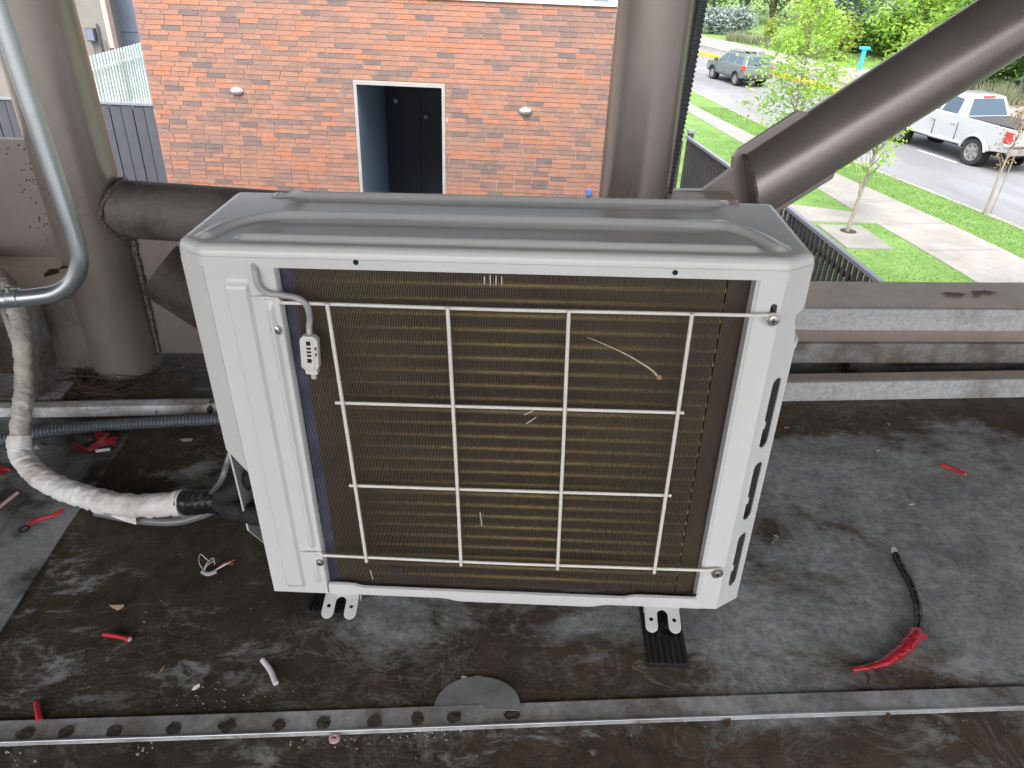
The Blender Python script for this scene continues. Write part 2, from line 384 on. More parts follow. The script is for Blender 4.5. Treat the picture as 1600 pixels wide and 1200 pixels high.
def obj(name, g, m, parent=None, label=None, cat=None, group=None, kind=None, M4=None, smooth=None, bevel=0, segs=2, fixn=True, recentre=True):
    """One mesh object. With a parent: a part in the parent's local space. Without: top-level, placed by M4 with its origin at its base."""
    if parent is None and recentre and g.v:
        xs = [v.x for v in g.v]; ys = [v.y for v in g.v]; zs = [v.z for v in g.v]
        c = Vector(((min(xs) + max(xs)) / 2, (min(ys) + max(ys)) / 2, min(zs)))
        for v in g.v: v -= c
    else: c = Vector((0, 0, 0))
    o = bpy.data.objects.new(name, make_mesh(name, g, m, smooth, bevel, segs, fixn)); COL.objects.link(o)
    if parent is None: o.matrix_world = (M4 if M4 else Matrix.Identity(4)) @ Matrix.Translation(c)
    else: o.parent = parent
    tag(o, label, cat, group, kind); return o
def tag(o, label=None, cat=None, group=None, kind=None):
    for k, v in (('label', label), ('category', cat), ('group', group), ('kind', kind)):
        if v: o[k] = v
    return o
def thing(name, label, cat, M4=None, loc=(0, 0, 0), group=None):
    o = bpy.data.objects.new(name, None); COL.objects.link(o); o.empty_display_size = .1
    o.matrix_world = M4 if M4 else Matrix.Translation(loc)
    return tag(o, label, cat, group)
def lerp(a, b, t): return a + (b - a) * t
def spline(pts, n=12):
    """Catmull-Rom through the points."""
    pts = [Vector(p) for p in pts]; P = [pts[0] * 2 - pts[1]] + pts + [pts[-1] * 2 - pts[-2]]; out = []
    for i in range(1, len(P) - 2):
        for k in range(n):
            t = k / n; a, b, c, d = P[i - 1:i + 3]
            out.append(.5 * ((2 * b) + (c - a) * t + (2 * a - 5 * b + 4 * c - d) * t * t + (3 * b - a - 3 * c + d) * t ** 3))
    out.append(pts[-1]); return out
def resample(path, step):
    L = [0]
    for a, b in zip(path, path[1:]): L.append(L[-1] + (b - a).length)
    n = max(2, int(L[-1] / step)); out = []; j = 0
    for i in range(n + 1):
        s = L[-1] * i / n
        while j < len(L) - 2 and L[j + 1] < s: j += 1
        d = L[j + 1] - L[j]; out.append(path[j].lerp(path[j + 1], (s - L[j]) / d if d > 1e-9 else 0))
    return out
def circle(cx, cy, r, n=12, a0=0.0): return [(cx + r * math.cos(a0 + 2 * math.pi * i / n), cy + r * math.sin(a0 + 2 * math.pi * i / n)) for i in range(n)]
def slot(x0, x1, y0, y1, n=5):
    """Upright stadium outline."""
    r = (x1 - x0) / 2; cx = (x0 + x1) / 2; pts = []
    for i in range(n + 1): a = math.pi * i / n; pts.append((cx + r * math.cos(a), y1 - r + r * math.sin(a)))
    for i in range(n + 1): a = math.pi + math.pi * i / n; pts.append((cx + r * math.cos(a), y0 + r + r * math.sin(a)))
    return pts

# ================================================================== SETTING: ground, road, pavements
LOW = GZ - .13                      # carriageway level; verges and walks stand a kerb higher
g = G(); g.add([(-400, -300, LOW), (400, -300, LOW), (400, 700, LOW), (-400, 700, LOW)], [(0, 1, 2, 3)])
obj('ground', g, M['yard'], kind='structure', recentre=False)
def pl(pts, n=8): return [Vector((p.x, p.y, 0)) for p in spline([(x, y, 0) for x, y in pts], n)]
def strip(name, A, B, top, bot, m, label=None, **kw):
    """Slab between two polylines."""
    A, B = pl(A), pl(B); n = min(len(A), len(B)); A, B = resample(A, .001 + sum((b - a).length for a, b in zip(A, A[1:])) / 60), resample(B, .001 + sum((b - a).length for a, b in zip(B, B[1:])) / 60)
    n = min(len(A), len(B)); g = G(); vs = []; fs = []
    for i in range(n):
        for P in (A[i], B[i]): vs += [(P.x, P.y, top), (P.x, P.y, bot)]
    for i in range(n - 1):
        a = 4 * i; b = a + 4
        fs += [(a, a + 2, b + 2, b), (a, b, b + 1, a + 1), (a + 2, a + 3, b + 3, b + 2)]
    fs += [(0, 1, 3, 2), (4 * n - 4, 4 * n - 2, 4 * n - 1, 4 * n - 3)]
    return obj(name, g.add(vs, fs), m, kind='structure', label=label, recentre=False, **kw)
L_fence = [(4.6, 1), (4.3, 8), (4.0, 14), (3.4, 24), (0, 48), (-8, 70)]
L_w0 = [(8.45, 1), (8.2, 9.6), (7.87, 14.3), (7.41, 22.3), (6.2, 34), (2.6, 50), (-4, 70)]
L_w1 = [(10.4, 1), (9.73, 11.2), (9.0, 16.2), (8.1, 22.5), (7.0, 33), (3.9, 50), (-2, 70)]
L_k0 = [(12.8, 1), (10.98, 13.0), (9.85, 19.2), (9.1, 24), (8.3, 33), (5.4, 50), (0, 70)]
L_m0 = [(19.0, 10), (16.9, 20), (15.26, 29.7), (12.9, 43.2), (8.6, 60), (1, 84)]
L_m1 = [(x + .45, y + .1) for x, y in L_m0]
L_f0 = [(22.5, 10), (19.2, 20), (16.9, 31), (14.2, 48.0), (10.2, 66), (3, 90)]
L_f1 = [(28.5, 10), (23.8, 22), (20.0, 36.5), (15.9, 55.6), (11, 78), (5, 96)]
L_far = [(90, 5), (80, 30), (74, 60), (70, 90), (60, 130), (40, 170)]
strip('grass_verge', L_fence, L_w0, GZ - .015, LOW - .1, M['grass'])
strip('pavement', L_w0, L_w1, GZ, LOW - .1, M['concrete'])
strip('grass_verge', L_w1, [(x - .14, y) for x, y in L_k0], GZ - .012, LOW - .1, M['grass'])
strip('kerb', [(x - .14, y) for x, y in L_k0], L_k0, GZ, LOW - .1, M['kerb'])
strip('road', L_k0, L_f0, LOW + .004, LOW - .05, M['asphalt'])
strip('kerb', L_m0, L_m1, GZ + .02, LOW - .1, M['yellow'], label='yellow painted median kerb')
strip('pavement', L_f0, L_f1, GZ, LOW - .1, M['concrete'])
strip('grass_verge', L_f1, L_far, GZ - .012, LOW - .1, M['grass'])
strip('path', [(x + 5.5, y + 2) for x, y in L_f1[:4]], [(x + 6.6, y + 2) for x, y in L_f1[:4]], GZ + .004, LOW, M['kerb'])
# lane lines on the near carriageway, broken between the lanes
P = resample(pl([(x + 3.1 + max(0, 30 - y) * .018, y) for x, y in L_k0]), 1.5)
for i in range(4, len(P) - 3, 4):
    a, b = P[i], P[i + 1]; t = (b - a).normalized(); s = Vector((-t.y, t.x, 0)) * .06
    g = G().add([a + s, a - s, b - s, b + s], [(0, 1, 2, 3)])
    for v in g.v: v.z = LOW + .009
    obj('lane_marking', g, M['paint'], kind='structure', recentre=False)
# joints in the near pavement: dark grooves between the slabs
A, B = resample(pl(L_w0), 1.5), resample(pl(L_w1), 1.5)
for i in range(3, min(len(A), len(B), 26)):
    a, b = A[i], B[min(len(B) - 1, i)]; t = (b - a).normalized(); s = Vector((-t.y, t.x, 0)) * .012
    obj('pavement_joint', G().add([(q.x, q.y, GZ + .004) for q in (a + s, a - s, b - s, b + s)], [(0, 1, 2, 3)]), M['yard'], kind='structure', recentre=False)
# a side path joining the pavement and a square of pavers round the young tree
c = wz(1325, 362, GZ)
g = G().box((c.x - .45, c.y - .95, LOW), (c.x + .42, c.y + .38, GZ + .012)); obj('tree_pit_paving', g, M['yard'], kind='structure', recentre=False)
g = G().lathe([(.16, 0), (.15, .02)], 14, Matrix.Translation((c.x, c.y, GZ))); obj('tree_pit_soil', g, M['mud'], kind='structure', recentre=False)
a, b = wz(1262, 325, GZ), wz(1330, 330, GZ)
strip('path', [(4.2, 13.15), (5.6, 13.12), (6.8, 13.1), (8.0, 13.1)], [(4.2, 14.9), (5.6, 14.6), (6.8, 14.2), (8.0, 13.7)], GZ + .006, LOW, M['concrete'])
# grass blades on the two near verges: nobody could count them
rg = random.Random(3); g = G(); vs = []; fs = []
def blades(A, B, n, y0, y1, hmin=.05, hmax=.13):
    A, B = resample(pl(A), .25), resample(pl(B), .25)
    def at(P, y): return min(P, key=lambda q: abs(q.y - y)).x
    ta = {}
    for k in range(n):
        y = y0 + (y1 - y0) * rg.random() ** 1.4; key = int(y * 4)
        if key not in ta: ta[key] = (at(A, y), at(B, y))
        xa, xb = ta[key]; x = xa + (xb - xa) * rg.random()
        if c.x - .48 < x < c.x + .45 and c.y - 1.0 < y < c.y + .42: continue
        if 13.05 < y < 14.2 and x < 7.95: continue
        h = rg.uniform(hmin, hmax); a = rg.random() * 6.28; w = rg.uniform(.004, .010); o = len(vs)
        lx, ly = rg.gauss(0, .03), rg.gauss(0, .03)
        vs.extend([(x - w * math.cos(a), y - w * math.sin(a), GZ - .02), (x + w * math.cos(a), y + w * math.sin(a), GZ - .02), (x + lx, y + ly, GZ - .02 + h)])
        fs.append((o, o + 1, o + 2))
blades(L_fence, L_w0, 22000, 6.5, 22, .022, .05); blades(L_w1, L_k0, 30000, 8.5, 26, .022, .05)
obj('grass', g.add(vs, fs), M['grassblade'], kind='stuff', label='short bright green lawn grass on the verges', recentre=False, fixn=False)

# ================================================================== THE DECK AND THE BUILDING UNDER IT
g = G(); nx, ny = 70, 50; vs = []; fs = []
X0, X1, Y0, Y1 = -3.2, 3.2, -3.0, 1.02
for j in range(ny + 1):
    for i in range(nx + 1):
        x = lerp(X0, X1, i / nx); y = lerp(Y0, Y1, j / ny)
        z = DZ + .0022 * mnoise.noise(Vector((x * 2.2, y * 2.2, 1.3))) * (0 if abs(x) > 2.6 else 1)
        vs.append((x, y, z - .0012))
for j in range(ny):
    for i in range(nx): a = j * (nx + 1) + i; fs.append((a, a + 1, a + nx + 2, a + nx + 1))
deck_o = obj('roof_deck', g.add(vs, fs), M['deck'], kind='structure', M4=Q4, recentre=False, smooth=60)
own = thing('building_under_deck', 'building carrying the roof deck, below the steel edge', 'building', loc=(0, 0, LOW))
g = G().box((-9, -9, 0), (6.5 - 3.6, .98, -LOW - .22)); obj('wall', g, M['ownwall'], own)
# unseen roof over the deck; open on every side, edges set for shade and reflections
roof = thing('canopy_roof', 'unseen dark canopy roof on the steel columns, its reach set for shade', 'roof', loc=(0, 0, 2.25))
obj('slab', G().box((-11.0, -3.1, 0), (11.0, 5.0, .16)), M['ceiling'], roof)
for y in (-3.0, -.9, .84, 2.6, 3.8, 4.8): obj('beam', G().box((-10.9, y - .06, -.22), (10.9, y + .06, -.002)), M['steel'], roof, bevel=.004)
for x in (-2.2, -.9, .33, 1.7): obj('rafter', G().box((x - .04, -3.05, -.15), (x + .04, 4.9, -.004)), M['steel'], roof)

# ================================================================== STEEL FRAME ALONG THE EDGE
YT = .84
def ring_weld(p0, axis, r, n=26, seed=1, wr=.0065):
    rg = random.Random(seed); ax = Vector(axis).normalized(); u = ax.orthogonal().normalized(); v = ax.cross(u)
    path = [Vector(p0) + (u * math.cos(2 * math.pi * i / n) + v * math.sin(2 * math.pi * i / n)) * r for i in range(n + 1)]
    return path, [wr * rg.uniform(.75, 1.3) for _ in path]
def saddle(axis_x, rc, z0, r, n=40, off=.002):
    """Where a horizontal pipe (along +x, radius r, height z0) meets a round column of radius rc."""
    out = []
    for i in range(n + 1):
        a = 2 * math.pi * i / n; y = r * math.cos(a); z = z0 + r * math.sin(a)
        out.append(Vector((axis_x + math.sqrt(max(0, (rc + off) ** 2 - y * y)), YT + y, z)))
    return out
def column(x, zb, label, lean=0.0):
    t = thing('steel_column', label, 'column', loc=(x, YT, zb), group='round steel columns')
    zs = [0, .001] + [i * .2 for i in range(1, 12)] + [2.25 - zb - .22]
    obj('shaft', G().tube([(0, 0, z) for z in zs], .080, 48), M['steel'], t, smooth=40)
    obj('base_plate', G().box((-.13, -.13, -.02), (.13, .13, -.004)), M['steel_dirty'], t, bevel=.003)
    t.rotation_euler = (0, lean, 0)
    return t
cl = column(-.90, -.055, 'round grey-brown steel column at the left, muddy at its foot', -.022)
cr = column(.335, -.02, 'round grey-brown steel column behind the unit, beside the dark corrugated tube')
# horizontal pipe from the left column to behind the unit
t = thing('steel_cross_pipe', 'dirty horizontal steel pipe welded to the left column behind the unit', 'pipe', loc=(-.9, YT, .36))
sad = saddle(0, .080, 0, .065, 40)
rows = []; n = 40
for k, xx in enumerate((None, .25, .5, .8, 1.155)):
    for i in range(n):
        a = 2 * math.pi * i / n
        x = sad[i].x if xx is None else xx
        rows.append((x, .065 * math.cos(a), .065 * math.sin(a) - .047 * (x - .08)))
fs = [(k * n + i, k * n + (i + 1) % n, (k + 1) * n + (i + 1) % n, (k + 1) * n + i) for k in range(4) for i in range(n)]
obj('tube', G().add(rows, fs), M['steel_dirty'], t, smooth=40)
rgw = random.Random(5)
obj('weld', G().tube([p - Vector((0, YT, 0)) for p in sad], [.006 * rgw.uniform(.7, 1.5) for _ in sad], 7), M['weld'], t, smooth=60)
# lower gusset and diagonal right of the left column
t = thing('gusset_plate', 'triangular brown gusset plate at the right foot of the left column', 'plate', loc=(-.9, YT, -.05))
F = frame((0, .006, 0), (1, 0, 0), (0, 0, 1))
obj('plate', G().plate([(.07, .045), (.36, .045), (.36, .36), (.30, .40), (.07, .40)], [], .012, F), M['steel'], t, bevel=.0015)
Fd = Vector((.115, -.012, .285)); Fe = Vector((.44, -.012, .02))
dv = (Fe - Fd).normalized(); up = Vector((dv.z, 0, -dv.x)) * -1
obj('diagonal', G().tube([Fd + dv * .02, Fd + dv * .2, Fe], .072, 32), M['steel_dirty'], t, smooth=40)
w, wr = [Vector((.083, -.01, z / 100)) for z in range(5, 41)], [.006 * rgw.uniform(.7, 1.4) for _ in range(36)]
obj('weld', G().tube(w, wr, 7), M['weld'], t, smooth=60)
# big plate left of the left column
t = thing('side_plate', 'large brown steel plate left of the left column, rust-specked along the weld', 'plate', loc=(-1.3, YT, .24))
F = frame((0, .01, 0), (1, 0, 0), (0, 0, 1))
obj('plate', G().plate([(-.6, .002), (.33, .002), (.325, .27), (-.6, .275)], [], .014, F), M['steel'], t, bevel=.0015)
w = [Vector((.322 + .002 * rgw.random(), -.006, z / 100)) for z in range(1, 28)]
obj('weld', G().tube(w, [.0055 * rgw.uniform(.5, 1.5) for _ in w], 7), M['weld'], t, smooth=60)
sp = G()
for k in range(60):
    x = .318 - abs(rgw.gauss(0, .035)); z = rgw.uniform(.01, .26); r = rgw.uniform(.0008, .0024)
    sp.lathe([(r, 0), (r * .7, .0012)], 7, frame((x, -.0042, z), (1, 0, 0), (0, 0, 1)))
obj('rust_speck', sp, M['mud'], t, kind='stuff')
# flange under that plate, its top chipped
t = thing('left_beam', 'beige-topped steel beam stub left of the left column, chipped and muddy', 'beam', loc=(-1.3, .74, -.06))
F = frame((0, 0, .292), (1, 0, 0), (0, 1, 0))
obj('top_flange', G().plate([(-.9, -.10), (.33, -.095), (.355, -.075), (.375, -.04), (.375, .098), (-.9, .098)], [], .012, F), M['steel_beige'], t, bevel=.0015)
obj('web', G().box((-.9, .06, -.05), (.42, .075, .291)), M['steel_dirty'], t)  # dark plate added to stand for the dark cavity under the flange
obj('bottom_flange', G().box((-.9, -.06, -.004), (.30, .059, .012)), M['galv_dirty'], t)
obj('stiffener', G().plate([(-.07, 0), (.08, 0), (.08, .29), (-.07, .29)], [], .01, frame((.24, 0, .001), (0, 1, 0), (0, 0, 1))), M['galv_dirty'], t)
rg = random.Random(12)
for (x, y, r) in ((.05, -.03, .035), (.02, -.06, .025), (.33, .0, .03), (.345, .04, .022)):
    ring = [(x + r * rg.uniform(.5, 1.2) * math.cos(a * .52) * (1.6 if x < .1 else .5), y + r * rg.uniform(.4, 1.1) * math.sin(a * .52)) for a in range(12)]
    obj('mud_patch', G().plate(ring, [], .0015, frame((0, 0, .3042), (1, 0, 0), (0, 1, 0))), M['mud'], t)
# sheet flashing standing at the far left edge of the deck
t = thing('galvanised_flashing', 'bluish galvanised sheet folded up at the far left of the deck', 'flashing', loc=(-1.2, .55, -.07))
F = frame((0, 0, 0), (.55, .84, 0), (0, 0, 1))
obj('upstand', G().plate([(-.5, 0), (.12, 0), (.10, .20), (-.5, .30)], [], .002, F), M['galv_dirty'], t)
obj('cap_strip', G().plate([(-.5, .27), (.07, .175), (.10, .20), (-.5, .305)], [], .006, frame((.004, -.003, 0), (.55, .84, 0), (0, 0, 1))), M['galv_pipe'], t)

# right side: stepped edge beam with galvanised faces, extruded along x
t = thing('edge_beam', 'brown stepped edge beam with galvanised strips on the right, behind the unit', 'beam', loc=(.3, .9, 0))
def extr(prof, x0, x1, tilt=.012):
    """prof (y, z) outline extruded along x."""
    g = G(); n = len(prof); vs = []
    for x in (x0, x1): vs += [(x, y - .9, z + (x) * tilt) for y, z in prof]
    return g.add(vs, [(i, (i + 1) % n, n + (i + 1) % n, n + i) for i in range(n)] + [tuple(range(n)), tuple(range(2 * n - 1, n - 1, -1))])
obj('upper_box', extr([(.834, .06), (.834, .140), (.836, .142), (1.0, .146), (1.0, -.16), (.86, -.16), (.86, .06)], .12, 2.6), M['steel_beige'], t, bevel=.0015)
obj('upper_strip', extr([(.826, .082), (.826, .141), (.8335, .1425), (.8335, .082)], .12, 2.6), M['galv'], t)
obj('ledge', extr([(.768, .066), (.768, .078), (.825, .082), (.832, .066)], .12, 2.6), M['steel_beige'], t, bevel=.001)
obj('lower_strip', extr([(.758, .024), (.758, .0775), (.7675, .079), (.7675, .024)], .12, 2.6), M['galv_brown'], t)
obj('web', extr([(.80, -.10), (.80, .0655), (.806, .0655), (.806, -.10)], .12, 2.6), M['steel_dirty'], t)
obj('bracket', G().box((.62, -.145, -.03), (.64, -.11, .03)), M['steel_dirty'], t)
for (x, y, w_, l_, sd) in ((.945, .012, .032, .013, 1), (.93, .022, .02, .006, 2), (1.035, .03, .035, .012, 3), (1.0, .012, .018, .006, 4)):
    r2 = random.Random(sd); ring = [(x + w_ * r2.uniform(.6, 1.2) * math.cos(a * .4488), y + l_ * r2.uniform(.5, 1.3) * math.sin(a * .4488)) for a in range(14)]
    obj('mud_patch', G().plate(ring, [], .0012, frame((0, 0, .1455), (1, 0, .012), (0, 1, .0))), M['mudstain'], t)
# galvanised edge angle of the deck, both sides of the unit
def wdeck(x, y, h=0):
    """World point above the deck at world x, y."""
    n = QM @ Vector((0, 0, 1)); p0 = QM @ Vector((0, 0, DZ)); z = p0.z - (n.x * (x - p0.x) + n.y * (y - p0.y)) / n.z
    return Vector((x, y, z + h))
t = thing('deck_edge_angle', 'galvanised edge angle closing the deck along its far side, mud lumps at left', 'trim', loc=(0, .64, -.05))
def ext2(prof, x0, x1):
    g = G(); n = len(prof); vs = []
    for x in (x0, x1): vs += [wdeck(x, y, h) - Vector((0, .64, -.05)) for y, h in prof]
    return g.add(vs, [(i, (i + 1) % n, n + (i + 1) % n, n + i) for i in range(n)] + [tuple(range(n)), tuple(range(2 * n - 1, n - 1, -1))])
obj('face', ext2([(.640, .0), (.640, .050), (.648, .051), (.648, .0)], -.25, 2.8), M['galv'], t)
obj('lip', ext2([(.6485, .040), (.6485, .0505), (.69, .046), (.69, .040)], -.25, 2.8), M['steel_beige'], t)
obj('face', ext2([(.625, .0), (.632, .022), (.650, .026), (.662, .022), (.662, .0)], -2.6, -.252), M['galv_dirty'], t)
rg = random.Random(21)
def mudlump(name, parent, c, rx, ry, h, M4=None, seed=1, **kw):
    rg = random.Random(seed); g = G(); vs = []; fs = []; n = 14; k = 4; ph = [rg.uniform(.7, 1.25) for _ in range(n)]
    for i in range(k):
        t_ = i / k; q = math.cos(t_ * 1.57)
        for j in range(n):
            a = 2 * math.pi * j / n
            vs.append(Vector(c) + Vector((rx * q * ph[j] * math.cos(a), ry * q * ph[j] * math.sin(a), h * math.sin(t_ * 1.57) * rg.uniform(.8, 1.15) - .001)))
    vs.append(Vector(c) + Vector((0, 0, h)))
    for i in range(k - 1):
        for j in range(n): fs.append((i * n + j, i * n + (j + 1) % n, (i + 1) * n + (j + 1) % n, (i + 1) * n + j))
    for j in range(n): fs.append(((k - 1) * n + j, (k - 1) * n + (j + 1) % n, k * n))
    return obj(name, g.add(vs, fs), M['mud'], parent, M4=M4, smooth=70, **kw)
for i, (px, py) in enumerate(((160, 640), (250, 632), (335, 628))):
    p = wy(px, py, .645); mudlump('mud_lump', t, p - Vector((0, .64, -.05)) - Vector((0, 0, .016)), .024, .02, .022, seed=i + 3)
# mud and straw round the foot of the left column
mudlump('mud_mound', None, QT @ wdeck(-.90, .80), .20, .17, .018, M4=Q4, seed=9, label='mound of dark mud around the foot of the left column', cat='mud')
g = G(); vs = []; fs = []
for k in range(230):
    a = rg.uniform(-1.9, 1.2) if rg.random() < .8 else rg.uniform(-3.14, 3.14); r0 = .085 + abs(rg.gauss(0, .05))
    c0 = wdeck(-.90 + r0 * math.sin(a), .84 - r0 * math.cos(a), .012 + rg.random() * .02)
    ta = a + rg.gauss(0, .5); L = rg.uniform(.03, .10); d = Vector((math.cos(ta), math.sin(ta), rg.gauss(0, .12))); cv = rg.gauss(0, .015)
    w = rg.uniform(.0006, .0016); s = Vector((-d.y, d.x, .3)).normalized() * w; o = len(vs)
    for q in (-.5, -.17, .17, .5):
        p = c0 + d * L * q + Vector((-d.y, d.x, 0)) * cv * (1 - 4 * q * q); p.z = max(p.z, wdeck(p.x, p.y).z + .003)
        vs += [p + s, p - s]
    fs += [(o, o + 1, o + 3, o + 2), (o + 2, o + 3, o + 5, o + 4), (o + 4, o + 5, o + 7, o + 6)]
obj('straw_debris', g.add(vs, fs), M['straw'], kind='stuff', label='dry straw and fibres caught at the foot of the left column', recentre=False, fixn=False)

# right joint: gusset plate slotted into the diagonal brace
t = thing('diagonal_brace', 'thick brown diagonal steel pipe rising to the right over the street view', 'brace', loc=(.60, YT, .45))
A = Vector((.752, 0, .557)) - Vector((.60, 0, .45)); Bv = Vector((1.085, 0, .804)) - Vector((.60, 0, .45)); d = (Bv - A).normalized()
nrm = Vector((-d.z, 0, d.x))
s0 = A - d * .135; n = 44
rows = []; 
for k, s in enumerate((0, .06, .3, .8, 1.4, 2.1)):
    for i in range(n):
        a = 2 * math.pi * i / n; cut = -.058 + .027 * math.sin(a) if k == 0 else 0
        p = s0 + d * (s + (cut if k == 0 else 0)) + nrm * (.076 * math.sin(a)) + Vector((0, .076 * math.cos(a), 0)); rows.append(p)
fs = [(k * n + i, k * n + (i + 1) % n, (k + 1) * n + (i + 1) % n, (k + 1) * n + i) for k in range(5) for i in range(n)]
obj('tube', G().add(rows, fs + [tuple(range(n - 1, -1, -1))]), M['steel'], t, smooth=40)
rim = [rows[i] for i in range(n)] + [rows[0]]
obj('weld', G().tube(rim, [.004 * rgw.uniform(.6, 1.5) for _ in rim], 6), M['weld'], t, smooth=60)
def T(x, z): return (x - .60, z - .45)
F = frame((0, .007, 0), (1, 0, 0), (0, 0, 1))
fin = lambda s, o: tuple((s0 + d * s + nrm * o)[i] for i in (0, 2))
gp = [T(.40, .30), T(.40, .437), T(.493, .439), T(.552, .490), fin(-.052, .086), fin(-.034, .094), fin(.112, .094), fin(.135, .07), fin(.135, -.075), fin(.118, -.092), fin(-.06, -.092), T(.70, .30)]
gus = obj('gusset', G().plate(gp, [], .014, F), M['steel'], t, bevel=.0015)
obj('stiffener', G().box((.40 - .60, -.075, .425 - .45), (.556 - .60, -.0075, .436 - .45)), M['steel_beige'], t, bevel=.002)
obj('bevel_end', G().plate([(.0, 0), (.09, 0), (.03, .10), (0, .10)], [], .012, frame((-.05, -.075, -.13), (1, 0, 0), (0, 0, 1))), M['steel'], t)
# tubes clipped to the right column
def corr(path, r, pitch, n=14, depth=.16):
    P = resample(path, pitch / 4); k = len(P)
    return G().tube(P, [r * (1 - depth * (i % 4 in (2, 3))) for i in range(k)], n)
o = obj('corrugated_tube', corr([wy(1101, -60, .82), wy(1095, 0, .82), wy(1072, 130, .82), wy(1040, 305, .82), wy(1034, 340, .82)], .0155, .0095), M['corr_black'],
    label='dark corrugated tube running up the right side of the rear column', cat='tube', smooth=25)
obj('thin_conduit', G().tube([(.398, .865, -.02), (.3985, .865, .4), (.401, .865, 2.1)], .0075, 12), M['galv_pipe'], label='thin pale conduit between the rear column and the corrugated tube', cat='conduit', smooth=40)

# front seam strip of the deck (a folded galvanised cover strip lying on the sheet)
def sx(x, y, h): return QT @ wdeck(x, y, h)
t = thing('seam_strip', 'long galvanised seam strip lying across the near edge of the deck', 'strip', M4=Q4 @ Matrix.Translation(sx(0, -.175, 0)))
o0 = sx(0, -.175, 0); g = G(); vs = []; prof = [(-.156, .0), (-.158, .004), (-.188, .0065), (-.1925, .0085), (-.1945, .0005)]; xs = [-2.2 + i * .2 for i in range(24)]
for x in xs: vs += [sx(x, y + .002 * mnoise.noise(Vector((x * 1.4, 3, 0))), h + .0012 * mnoise.noise(Vector((x * 2, 0, 0)))) - o0 for y, h in prof]
n = len(prof)
obj('strip', g.add(vs, [(k * n + i, k * n + i + 1, (k + 1) * n + i + 1, (k + 1) * n + i) for k in range(len(xs) - 1) for i in range(n - 1)]), M['galv_dirty'], t, smooth=30)
obj('edge', G().tube([sx(x, -.1935 + .002 * mnoise.noise(Vector((x * 1.4, 3, 0))), .008 + .0012 * mnoise.noise(Vector((x * 2, 0, 0)))) - o0 for x in xs], .0019, 8), M['galv_pipe'], t, smooth=50)
rg = random.Random(31)
for i, (px, py, s) in enumerate(((40, 1148, 1.2), (103, 1145, 1), (179, 1142, 1), (271, 1139, .9), (355, 1135, 1), (436, 1132, .8), (506, 1128, .9), (585, 1127, 1), (652, 1123, .8), (710, 1121, .9), (800, 1116, 1.1))):
    p = dk(px, py, .006) - o0; w = .011 * s
    ring = [(p.x + w * (1 + .35 * mnoise.noise(Vector((math.cos(a * .2618) * 1.3, math.sin(a * .2618) * 1.3, i * 3.1)))) * math.cos(a * .2618), p.y + .009 * (1 + .5 * mnoise.noise(Vector((math.cos(a * .2618) * 1.5, math.sin(a * .2618) * 1.5, i * 5.7)))) * math.sin(a * .2618)) for a in range(24)]
    obj('mud_spot', G().plate(ring, [], .0012, frame((0, 0, p.z), (1, 0, 0), (0, 1, 0))), M['mud'], t)

# ================================================================== THE OUTDOOR UNIT (deck coordinates)
W2, H, D, CX, CY, HC = .39, .5876, .2242, .0368, .0249, .0292
unit = thing('outdoor_condenser_unit', 'cream white air conditioner outdoor unit with wire grille, on rubber pads', 'air conditioner', M4=Q4)
def xlim(y):
    if y < CY: return W2 - CX * (1 - y / CY)
    if y > D - .022: return W2 - .02 * (y - (D - .022)) / .022
    return W2
def seg_d(p, a, b):
    ab = b - a; t = max(0, min(1, (p - a).dot(ab) / ab.length_squared)); return (p - a - ab * t).length
def poly_d(p, pts): return min(seg_d(p, a, b) for a, b in zip(pts, pts[1:]))
V2 = lambda l: [Vector((a, b)) for a, b in l]
midb = V2([(p.x, p.y) for p in spline([(-.356, .034, 0), (-.342, .075, 0), (-.31, .108, 0), (-.25, .121, 0), (.02, .121, 0), (.26, .119, 0), (.31, .104, 0), (.333, .073, 0), (.348, .036, 0)], 6)])
frob = V2([(-.305, .030), (.315, .030)]); backb = V2([(-.292, .210), (.305, .212)]); curl = V2([(-.292, .212), (-.318, .20), (-.325, .222)])
def bead(d, w, h): return h * (.5 + .5 * math.cos(math.pi * d / w)) if d < w else 0
def sstep(x, a, b): t = max(0, min(1, (x - a) / (b - a))); return t * t * (3 - 2 * t)
def emb(x, y):
    p = Vector((x, y)); z = bead(poly_d(p, midb), .0145, .0064) + bead(poly_d(p, frob), .013, .0060) + bead(poly_d(p, backb), .0155, .0060) + bead(poly_d(p, curl), .010, .004)
    ins = sstep(y, .034, .05) * (1 - sstep(y, .094, .112)) * sstep(x, -.315, -.27) * (1 - sstep(x, .26, .31))
    z -= .0030 * ins
    ins2 = sstep(y, .130, .145) * (1 - sstep(y, .185, .20)) * sstep(x, -.30, -.27) * (1 - sstep(x, .28, .31))
    return z - .0022 * ins2
nx, ny = 200, 84; vs = []; fs = []; rr = .011
def ypos(j):
    t = j / ny; return D * (t + .0 * t)
ss = []
for i in range(nx + 1):
    u = 2 * i / nx - 1; ss.append(math.copysign(1 - (1 - abs(u)) ** 1.15, u))
for j in range(ny + 1):
    y = ypos(j); xl = xlim(y)
    for s in ss:
        x = s * xl
        dch = ((W2 - CX - abs(x)) * CY + CX * y) / math.hypot(CX, CY) if abs(x) > W2 - CX else 9
        db = min(y, D - y, W2 - abs(x), max(dch, 0))
        z = H - .003 + emb(x, y) * sstep(db, .004, .016)
        if db < rr: z -= rr - math.sqrt(max(0, rr * rr - (rr - db) ** 2))
        vs.append((x, y, z))
for j in range(ny):
    for i in range(nx): a = j * (nx + 1) + i; fs.append((a, a + 1, a + nx + 2, a + nx + 1))
